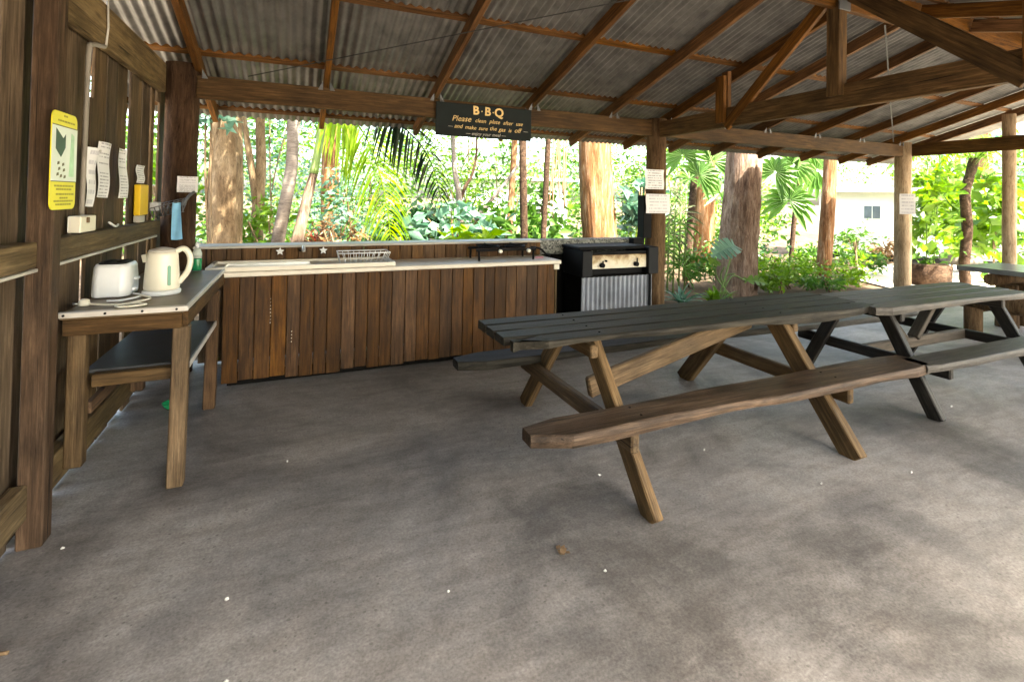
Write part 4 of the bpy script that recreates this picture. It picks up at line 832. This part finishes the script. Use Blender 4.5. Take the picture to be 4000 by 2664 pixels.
tree('pale_sapling', 'straight pale slender trunk beside the dark thin trunk', [(4.0, 10, .3), (4.032, 10, .8), (4.122, 10, 2.7), (4.2, 10, 5)], .075, .06, M['barkpaper'], TG, (1.4, 1.3, 300, .2, 'lime'), 10)
tree('dark_tree_fern', 'dark fibrous slender trunk just beyond the gas burner', [(3.30, 7.5, .3), (3.29, 7.5, .92), (3.232, 7.5, 2.5), (3.2, 7.5, 4.2)], .067, .06, M['barkdark'], TG, (.5, 1.5, 250, .4, 'mid'), 10, .1, 'tree fern')
v_ = tree('vine_clad_tree', 'dark slim trunk hung with dry brown vines', [(3.86, 8.0, .3), (3.874, 8.0, .88), (3.938, 8.0, 2.67), (4.0, 8, 4.5)], .052, .05, M['barkdark'], TG, (1., 1.2, 250, .2, 'mid'), 9, .08)
for q in range(9):
    x_ = 4.0 + .035 * q + random.uniform(-.02, .02); tube('hanging_vine', spline([(x_, 7.98 + random.uniform(-.08, .08), 3.3), (x_ + random.uniform(-.03, .03), 8, 2.4), (x_ + random.uniform(-.04, .04), 8, random.uniform(1.2, 1.9))], 5), .012, M['vine'], v_, 5, .1)
tree('paperbark_tree', 'massive orange streaked paperbark trunk behind the barbecue', [(5.42, 8.5, .2), (5.33, 8.5, .82), (5.25, 8.5, 1.6), (5.18, 8.5, 2.6), (5.1, 8.5, 6)], .345, .29, M['barkpaper'], TG, (2.8, 2.6, 1000, .18, 'olive'), 20, .07)
k1 = tree('fan_palm', 'dark thin palm stem carrying fan leaves beside the middle log post', [(7.33, 8.3, .1), (7.40, 8.3, 1.0), (7.55, 8.3, 2.65), (7.6, 8.3, 3.3)], .085, .062, M['barkdark'], TG, None, 10, .1, 'palm')
for c_, f__, r_ in (((7.9, 8.2, 2.4), (-.3, -1, .1), .62), ((7.35, 8.0, 2.1), (-.4, -1, .2), .5), ((8.0, 8.1, 1.75), (0, -1, .2), .5), ((7.1, 8.2, 2.5), (-.5, -1, 0), .5), ((8.2, 8.2, 2.75), (-.2, -1, .3), .5)):
    fanleaf('fan_leaf', c_, f__, r_, M['mid'], k1, 16, 280, None, .25, random.uniform(-30, 30)); tube('petiole', spline([(7.57, 8.3, 3.1), (Vector((7.57, 8.3, 3.1)).lerp(Vector(c_), .5) + Vector((0, 0, .15))), c_], 4), .012, M['stem'], k1, 5)
tree('paperbark_tree', 'pale tan trunk standing behind the dark fan palm stem', [(9.36, 10, -.1), (9.38, 10, 1), (9.4, 10, 2.8), (9.4, 10, 5.5)], .27, .2, M['barkpaper'], TG, (2.2, 2.2, 700, .2, 'olive'), 14)
tree('stringybark_tree', 'broad pinkish grey trunk right beyond the long table', [(7.27, 6.95, -.05), (7.30, 6.95, .6), (7.38, 6.95, 1.4), (7.44, 6.95, 2.5), (7.5, 6.95, 6.2)], .37, .285, M['barkpink'], TG, (2.8, 2.6, 1000, .18, 'mid'), 22, .07, 'tree', 1.12)
m1 = tree('fan_palm', 'slender dark stemmed palm with fan leaves before the leaning pale trunk', [(10.38, 8.3, -.1), (10.46, 8.3, .8), (10.60, 8.3, 2.0), (10.60, 8.3, 2.5)], .06, .05, M['barkdark'], TG, None, 9, .12, 'palm')
for c_, f__, r_, rl in (((11.15, 8.2, 2.35), (-.6, -1, .1), .62, -60), ((10.25, 8.1, 2.45), (-.4, -1, .2), .5, 50), ((9.95, 8.0, 1.62), (-.9, -1, .15), .62, 10), ((10.55, 8.0, 2.8), (-.3, -1, .4), .5, 0), ((9.75, 8.2, 2.25), (-.8, -1, .2), .55, 30)):
    fanleaf('fan_leaf', c_, f__, r_, M['mid'], m1, 15, 290, None, .3, rl); tube('petiole', spline([(10.6, 8.3, 2.48), (Vector((10.6, 8.3, 2.48)).lerp(Vector(c_), .5) + Vector((0, 0, .12))), c_], 4), .01, M['stem'], m1, 5)
tree('leaning_tree', 'pale yellowish trunk leaning near the white cabin', [(9.83, 7.1, -.05), (9.9, 7.1, .6), (9.98, 7.1, 1.5), (10.06, 7.1, 2.55), (10.3, 7.1, 5.5)], .15, .125, M['barkpaper'], TG, (2.0, 1.8, 500, .18, 'lime'), 13, .05, 'tree', 1.4)
o1 = tree('tree_fern', 'crooked dark fibrous stem standing past the log planter', [(12.56, 5.9, -.05), (12.53, 5.9, .42), (12.63, 5.9, 1.13), (12.53, 5.9, 1.76), (12.72, 5.9, 2.2), (12.88, 5.9, 2.55)], .095, .085, M['barkdark'], TG, None, 11, .14, 'tree fern', 1.1)
for q in range(9):
    a = q * .7 + .2; frond('frond', [(12.88, 5.9, 2.5), (12.88 + .5 * math.cos(a), 5.9 + .5 * math.sin(a), 2.95), (12.88 + 1.1 * math.cos(a), 5.9 + 1.1 * math.sin(a), 2.85), (12.88 + 1.6 * math.cos(a), 5.9 + 1.6 * math.sin(a), 2.3)], M['lime'], o1, .4, 24, .025, .5)
tree('red_barked_tree', 'reddish trunk with a leaning base far behind the tall end post', [(17.9, 7.7, .0), (17.7, 7.7, .5), (17.45, 7.7, 1.5), (17.35, 7.7, 2.9), (17.3, 7.7, 6)], .24, .16, M['barkred'], TG, (2.2, 2.0, 500, .22, 'lime'), 12)
# monstera by the broad trunk
mo = thing('monstera_plant', (6.35, 6.45, Z0), 'monstera with one large blue green slit leaf in front of the broad trunk', 'plant')
bigleaf('leaf', (6.62, 6.35, .84), (-1, -.18, -.12), (-.1, -.75, .8), .60, .42, M['teal'], mo, 6, .15)
tube('stem', spline([(6.4, 6.5, Z0), (6.55, 6.45, .4), (6.62, 6.36, .83)], 5), .013, M['stem'], mo, 6)
for q in range(4):
    a = 1.0 + q * .55; e_ = Vector((6.5 + .45 * math.cos(a) + .1, 6.45 - .12, .25 + .12 * q)); tube('stem', spline([(6.45 + .1 * q, 6.5, Z0), ((6.5 + e_.x) / 2, 6.47, .3), e_], 4), .012, M['stem'], mo, 6)
    if q in (0, 3): bigleaf('leaf', e_, (math.cos(a), -.5, .1), (0, -.6, .8), .34, .26, M['lime'], mo, 4, .25)
# planter log with climbing leaves
pl = thing('log_planter', (11.8, 6.2, Z0), 'hollow log planter with a lime leafed climber on green stakes', 'planter')
tube('log_tub', [(11.82, 6.2, -.1), (11.82, 6.2, .15), (11.82, 6.2, .36)], [.36, .37, .36], M['barkdark'], pl, 20, .06)
for sx, ex in ((11.75, 11.78), (12.0, 12.25)): tube('stake', [(sx, 6.2, .3), (ex, 6.2, 2.6)], .014, M['stem'], pl, 6)
foliage('climber', (12.1, 6.2, 1.5), (.62, .3, .9), 380, .23, M['lime'], pl, 16, .62, .5, .3)['kind'] = 'stuff'
foliage('base_leaves', (11.85, 6.2, .55), (.34, .3, .18), 60, .2, M['mid'], pl, 8, .5, .1, .3)
tag(tube('fallen_log', [(13.9, 6.95, .36), (14.6, 6.95, .25), (15.6, 7.1, .1)], [.13, .14, .15], M['barkgrey'], None, 12, .06), 'grey fallen log propped up behind the planter', 'log')
st = thing('stump_pair', (15.4, 6.4, Z0), 'two short cut stumps beyond the log table', 'stump')
for dx in (0, .28): tube('stump', [(15.2 + dx, 6.2, -.1), (15.2 + dx, 6.2, .36 - .03 * dx)], .09, M['barkdark'], st, 10, .08)
# shrubs and clumps near the shelter
def shrub(name, label, c, r, n_, size, mat, k=14, aspect=.42, droop=.2, cat='shrub', stem=True):
    root = thing(name, (c[0], c[1], Z0), label, cat, 'shrubs and leafy plants behind the shelter')
    foliage('leaves', c, r, n_, size, M[mat], root, k, aspect, droop)
    if stem:
        for q in range(3): tube('stem', spline([(c[0] + random.uniform(-.08, .08), c[1], Z0), (c[0] + random.uniform(-.2, .2) * r[0], c[1], c[2] * .6), (c[0] + random.uniform(-.6, .6) * r[0], c[1] + random.uniform(-.3, .3) * r[1], c[2] + r[2] * .6)], 4), .014, M['barkbrown'], root, 5)
    return root
shrub('leafy_shrub', 'bright green low shrub between the forked trunk and the grey palm', (-.45, 8.6, .85), (.45, .4, .5), 300, .16, 'lime')
shrub('leafy_shrub', 'bluish fine leafed bush high behind the grey palm trunk', (-.3, 11.5, 2.4), (1.2, .7, 1.2), 900, .11, 'teal')
shrub('leafy_shrub', 'silvery bush at the foot of the palm with the feather fronds', (.75, 9.3, 1.2), (.6, .4, .8), 500, .13, 'teal')
rd = thing('red_cordyline', (.25, 9.0, Z0), 'red leafed cordyline low behind the leaning palm', 'plant'); tuft('leaves', (.25, 9.0, .75), 26, .5, .03, M['red'], rd, .7); tube('stem', [(.25, 9, Z0), (.25, 9, .78)], .03, M['barkbrown'], rd, 6)
shrub('dry_fern', 'tangle of dead brown fronds beneath the feather palm', (.55, 8.8, .75), (.35, .3, .4), 200, .22, 'dead', 8, .25)
shrub('leafy_shrub', 'dark green undergrowth at the tip of the yellow frond', (1.9, 9.0, .95), (.7, .4, .5), 380, .22, 'deep', 12, .55)
shrub('philodendron', 'large leafed bluish philodendron below the dark frond', (2.4, 8.4, .95), (.8, .4, .4), 230, .27, 'teal', 10, .5, .3, 'plant')
shrub('croton_bush', 'yellow and green broad leaves right behind the gas burner', (2.35, 7.4, .88), (.5, .3, .22), 60, .26, 'yellowleaf', 8, .45, .1, 'plant')
shrub('leafy_shrub', 'green shrub along the ledge below the pale slender trunk', (3.7, 8.7, .85), (.9, .4, .45), 320, .24, 'mid', 12, .55)
shrub('leafy_shrub', 'lime bush high between the sapling and the vine hung trunk', (3.4, 12, 2.6), (1.6, .8, 1.3), 900, .15, 'lime')
shrub('leafy_shrub', 'green leafy mass against the massive paperbark', (4.55, 9.6, 1.0), (.5, .4, .7), 320, .24, 'mid', 10, .55)
shrub('philodendron', 'big leaved philodendron climbing at the paperbark flank', (6.0, 8.1, 1.45), (.4, .35, .6), 130, .28, 'teal', 9, .55, .5, 'plant')
shrub('leafy_shrub', 'vivid lime shrub low between paperbark and log post', (5.95, 7.9, .75), (.35, .3, .4), 190, .2, 'lime', 9, .55)
lp = thing('lady_palm', (6.15, 7.3, Z0), 'upright clump of slender spiky palm leaves behind the middle log post', 'palm')
for q in range(9): fanleaf('leaf', (6.1 + random.uniform(-.28, .38), 7.3 + random.uniform(-.2, .2), .35 + .2 * q), (random.uniform(-.6, .3), -1, random.uniform(.1, .6)), .4, M['olive' if q % 2 else 'mid'], lp, 9, 250, .02, .35, random.uniform(-40, 40))
for q in range(4): tube('cane', [(6.0 + .13 * q, 7.3, Z0), (6.05 + .12 * q, 7.3, 1.9)], .016, M['stem'], lp, 6)
bi = thing('bromeliad', (6.15, 6.3, Z0), 'broad strappy rosette plant on the mulch by the middle post', 'plant'); tuft('leaves', (6.15, 6.3, Z0), 20, .5, .045, M['lime'], bi, .6)
bo = thing('strappy_plant', (5.4, 6.5, Z0), 'pale strappy rosette partly behind the log post', 'plant'); tuft('leaves', (5.65, 6.5, Z0), 18, .55, .04, M['teal'], bo, .5)
shrub('leafy_shrub', 'fine pale bush behind the fan palms', (9.0, 11.5, 1.6), (1.5, .8, 1.4), 1000, .13, 'lime')
shrub('leafy_shrub', 'dark leafy clump under the fan leaves', (9.1, 8.4, .45), (.7, .4, .5), 420, .15, 'deep')
shrub('ground_fern', 'lime ferny ground plants between the broad and leaning trunks', (8.6, 6.9, .18), (.8, .35, .22), 420, .12, 'lime', 16, .4)
shrub('ground_fern', 'lime leafy plants at the foot of the leaning pale trunk', (9.7, 6.6, .15), (.55, .3, .22), 300, .12, 'lime', 12, .4)
shrub('tall_stem_plant', 'thin stemmed leafy plant right of the leaning trunk', (10.6, 6.9, .45), (.35, .3, .55), 130, .14, 'lime', 9)
shrub('leafy_shrub', 'small grey green shrubs at the cabin wall', (14.3, 9.4, .35), (.9, .5, .42), 420, .16, 'mid', 12)
shrub('leafy_shrub', 'reddish brown shrub at the cabin corner', (15.1, 9.0, .3), (.5, .4, .38), 240, .14, 'dead', 10)
shrub('leafy_shrub', 'lime climber mass behind the planter stakes', (14.9, 7.3, 1.7), (.9, .5, 1.3), 600, .26, 'lime', 16, .6, .4)
shrub('leafy_shrub', 'big leafed lime plant between crooked stem and end post', (13.9, 6.0, 1.3), (.7, .5, 1.0), 190, .42, 'lime', 12, .55, .5)
shrub('leafy_shrub', 'yellow green foliage past the tall end post', (15.6, 5.0, 1.4), (1.0, .7, 1.3), 420, .3, 'lime', 12, .5, .4)
shrub('leafy_shrub', 'green plants between the corner log and the thick trunk', (-1.75, 8.9, 1.1), (.5, .4, .9), 360, .2, 'lime', 10)
sp = thing('young_palm', (-1.35, 7.6, Z0), 'young palm with glossy strap leaves against the corner log', 'palm'); tube('stem', [(-1.35, 7.6, Z0), (-1.33, 7.6, 2.6)], .03, M['stem'], sp, 7); tuft('leaves', (-1.33, 7.6, 2.75), 26, 1.1, .05, M['mid'], sp, 1.1)
shrub('leafy_shrub', 'bright teal leaves up at the eave beside the thick trunk', (-1.0, 7.5, 2.55), (.35, .25, .2), 60, .25, 'teal', 6, .4)

for c, r, n_, sz, mt, lb in (((8.2, 7.9, .3), (.6, .35, .35), 380, .13, 'mid', 'dense fern clump between the broad trunk and the pale tan trunk'), ((9.0, 7.6, .22), (.7, .4, .28), 420, .12, 'lime', 'lime fern spread in front of the dark leafy clump'), ((11.2, 8.2, .3), (.6, .4, .35), 380, .13, 'mid', 'green ferny clump beyond the thin stemmed leafy plant'),
                          ((8.6, 10.6, 1.5), (1.1, .6, 1.4), 900, .17, 'mid', 'tall mid green bush between pale tan trunk and slender palm'), ((11.2, 10.4, 1.3), (.8, .5, 1.1), 700, .15, 'lime', 'tall lime bush beside the white cabin end'), ((6.9, 9.4, 1.0), (.6, .4, .9), 560, .16, 'mid', 'green bush seen past the spiky palm clump'),
                          ((1.3, 10.2, 1.3), (.8, .5, 1.1), 800, .15, 'mid', 'mid green bush behind the feather palm fronds'), ((3.2, 10.6, 1.2), (.8, .5, .9), 700, .14, 'lime', 'lime bush between the branching sapling and dark trunk'), ((-1.9, 10.6, 1.8), (1.0, .5, 1.4), 800, .15, 'mid', 'green bush behind the thick brown trunk'), ((4.4, 11.2, 1.5), (1.0, .6, 1.3), 900, .14, 'mid', 'green bush behind the hanging vines')):
    shrub('leafy_shrub', lb, c, r, n_, sz, mt, 16)
for i_, (c, r, mt, lb) in enumerate((((7.9, 6.5, .14), (.4, .3, .2), 'lime', 'lime ferns at the near foot of the broad trunk'), ((8.9, 6.3, .12), (.6, .25, .18), 'mid', 'low green plants along the slab edge past the broad trunk'), ((6.8, 7.7, .25), (.45, .35, .3), 'mid', 'green ferns between the spiky palm clump and the broad trunk'),
                              ((10.2, 7.6, .2), (.6, .4, .25), 'lime', 'lime ground plants behind the leaning pale trunk'), ((11.9, 7.6, .2), (.6, .4, .25), 'mid', 'low green plants at the sandy path edge'), ((9.6, 9.2, .4), (.8, .4, .4), 'mid', 'green undergrowth behind the slender stemmed palm'))):
    shrub('ground_fern', lb, c, r, 420, .12, mt, 14, .4)
# white cabin beyond the path
ca = thing('white_cabin', (16.3, 10.8, Z0), 'low white cabin with small paired windows beyond the sandy path', 'cabin')
ang = R(-58 + 0); cm_ = Matrix.Translation((15.3, 9.95, 0)) @ Matrix.Rotation(ang, 4, 'Z')       # local X along the wall, -Y faces the shelter
def cb(name, lo, hi, mat, par=ca, bev=.006):
    lo, hi = Vector(lo), Vector(hi); return place(name, boxmesh(*(hi - lo), bev, mat), mat, par, cm_ @ Matrix.Translation((lo + hi) / 2))
cb('wall', (-1.0, 0, .1), (4.6, 2.6, 1.97), M['housewhite']); cb('floor_skirt', (-.98, .03, -.09), (4.58, 2.5, .1), M['charcoal']); cb('roof', (-1.2, -.25, 1.99), (4.8, 2.8, 2.08), M['houseroof']); cb('gutter', (-1.2, -.34, 1.93), (4.8, -.255, 2.02), M['housewhite'])
cb('cladding_joint', (-1.0, -.012, 1.0), (4.6, -.001, 1.02), M['housewhite'])
for wx in (.18, 2.0):
    f_ = cb('window', (wx - .03, -.03, 1.12), (wx + .43, -.002, 1.55), M['housewhite'])
    for dx in (0, .21): cb('pane', (wx + dx, -.036, 1.15), (wx + dx + .19, -.031, 1.52), M['glass'], f_, 0)
c2 = thing('cream_cabin', (7.2, 17.5, Z0), 'pale cream cabin glimpsed between the slender trunks', 'cabin')
block('wall', (5.3, 17, .35), (9.2, 20, 2.2), M['housewhite'], c2, .01); block('base_wall', (5.32, 17.02, Z0), (9.18, 19.9, .345), M['ivory'], c2, .01); block('roof', (5.0, 16.6, 2.21), (9.5, 20.3, 2.32), M['houseroof'], c2, .01)
wd_ = block('window', (6.5, 16.97, 1.0), (7.5, 16.998, 1.7), M['housewhite'], c2, .004); block('pane', (6.55, 16.955, 1.05), (7.45, 16.968, 1.65), M['glass'], wd_, .0)
# far forest, in three greens
for nm, mt, lb, n_, lo, hi, sz in (('distant_forest', 'lime', 'pale lime rainforest mass beyond the trunks', 30, 20, 34, .19), ('distant_canopy', 'teal', 'bluish rainforest leaves farther off between the trunks', 26, 16, 26, .14), ('distant_thicket', 'mid', 'deeper green thicket far behind the shelter', 26, 15, 30, .18)):
    Vs, Fs, k = [], [], 0
    for q in range(n_):
        a = R(-40 + 125 * q / (n_ - 1) + random.uniform(-2.5, 2.5)); d_ = random.uniform(lo, hi)
        if 49 < math.degrees(a) < 66 and d_ < 29: continue
        c_ = (math.sin(a) * d_, math.cos(a) * d_, random.uniform(1.0, 4.6)); P = clumps(c_, (random.uniform(1.6, 3), 1.4, random.uniform(1.2, 2.8)), 800, 22, .2); P = P[P[:, 2] > 0]
        V, F = leafarrays(P, random.uniform(.8, 1.3) * sz, .4, .5, .1); Vs.append(V); Fs.append(F + k); k += len(V)
    far = place(nm, fastmesh(nm, np.concatenate(Vs), np.concatenate(Fs)), M[mt], None, Matrix()); tag(far, lb, 'forest', None, 'stuff')
Vs, Fs, k = [], [], 0
for q in range(30):
    a = R(-40 + 125 * q / 29 + random.uniform(-2, 2)); d_ = random.uniform(14, 20); c_ = (math.sin(a) * d_, math.cos(a) * d_, .4); 
    if 50 < math.degrees(a) < 66: continue
    P = clumps(c_, (1.8, 1.0, .8), 300, 10, .3); P = P[P[:, 2] > -.05]; V, F = leafarrays(P, .24, .4, .5, .1); Vs.append(V); Fs.append(F + k); k += len(V)
un = place('undergrowth', fastmesh('undergrowth', np.concatenate(Vs), np.concatenate(Fs)), M['mid'], None, Matrix()); tag(un, 'low green undergrowth between the far trunks', 'undergrowth', None, 'stuff')
# unseen leaf masses added on the camera side to block skylight
Vs, Fs, k = [], [], 0
for cx_, cy_, cz_, rr_ in [(-15 + 2.2 * q, -8 - 1.2 * (q % 3), 3.0, 2.8) for q in range(7)] + [(-15 + 2.6 * q, -9, 7.0, 2.8) for q in range(6)] + [(-15 + 2.6 * q, -10, 11, 2.8) for q in range(6)]:
    P = clumps((cx_, cy_, cz_), (rr_, rr_ * .8, rr_), 330, 12, .3); P = P[P[:, 2] > -.05]; V, F = leafarrays(P, .62, .4, .5, .1); Vs.append(V); Fs.append(F + k); k += len(V)
nf = place('sky_blocker_leaves', fastmesh('sky_blocker_leaves', np.concatenate(Vs), np.concatenate(Fs)), M['deep'], None, Matrix()); tag(nf, 'unseen dark leaf mass added behind the camera to block skylight', 'forest', None, 'stuff')
bpy.context.view_layer.update()
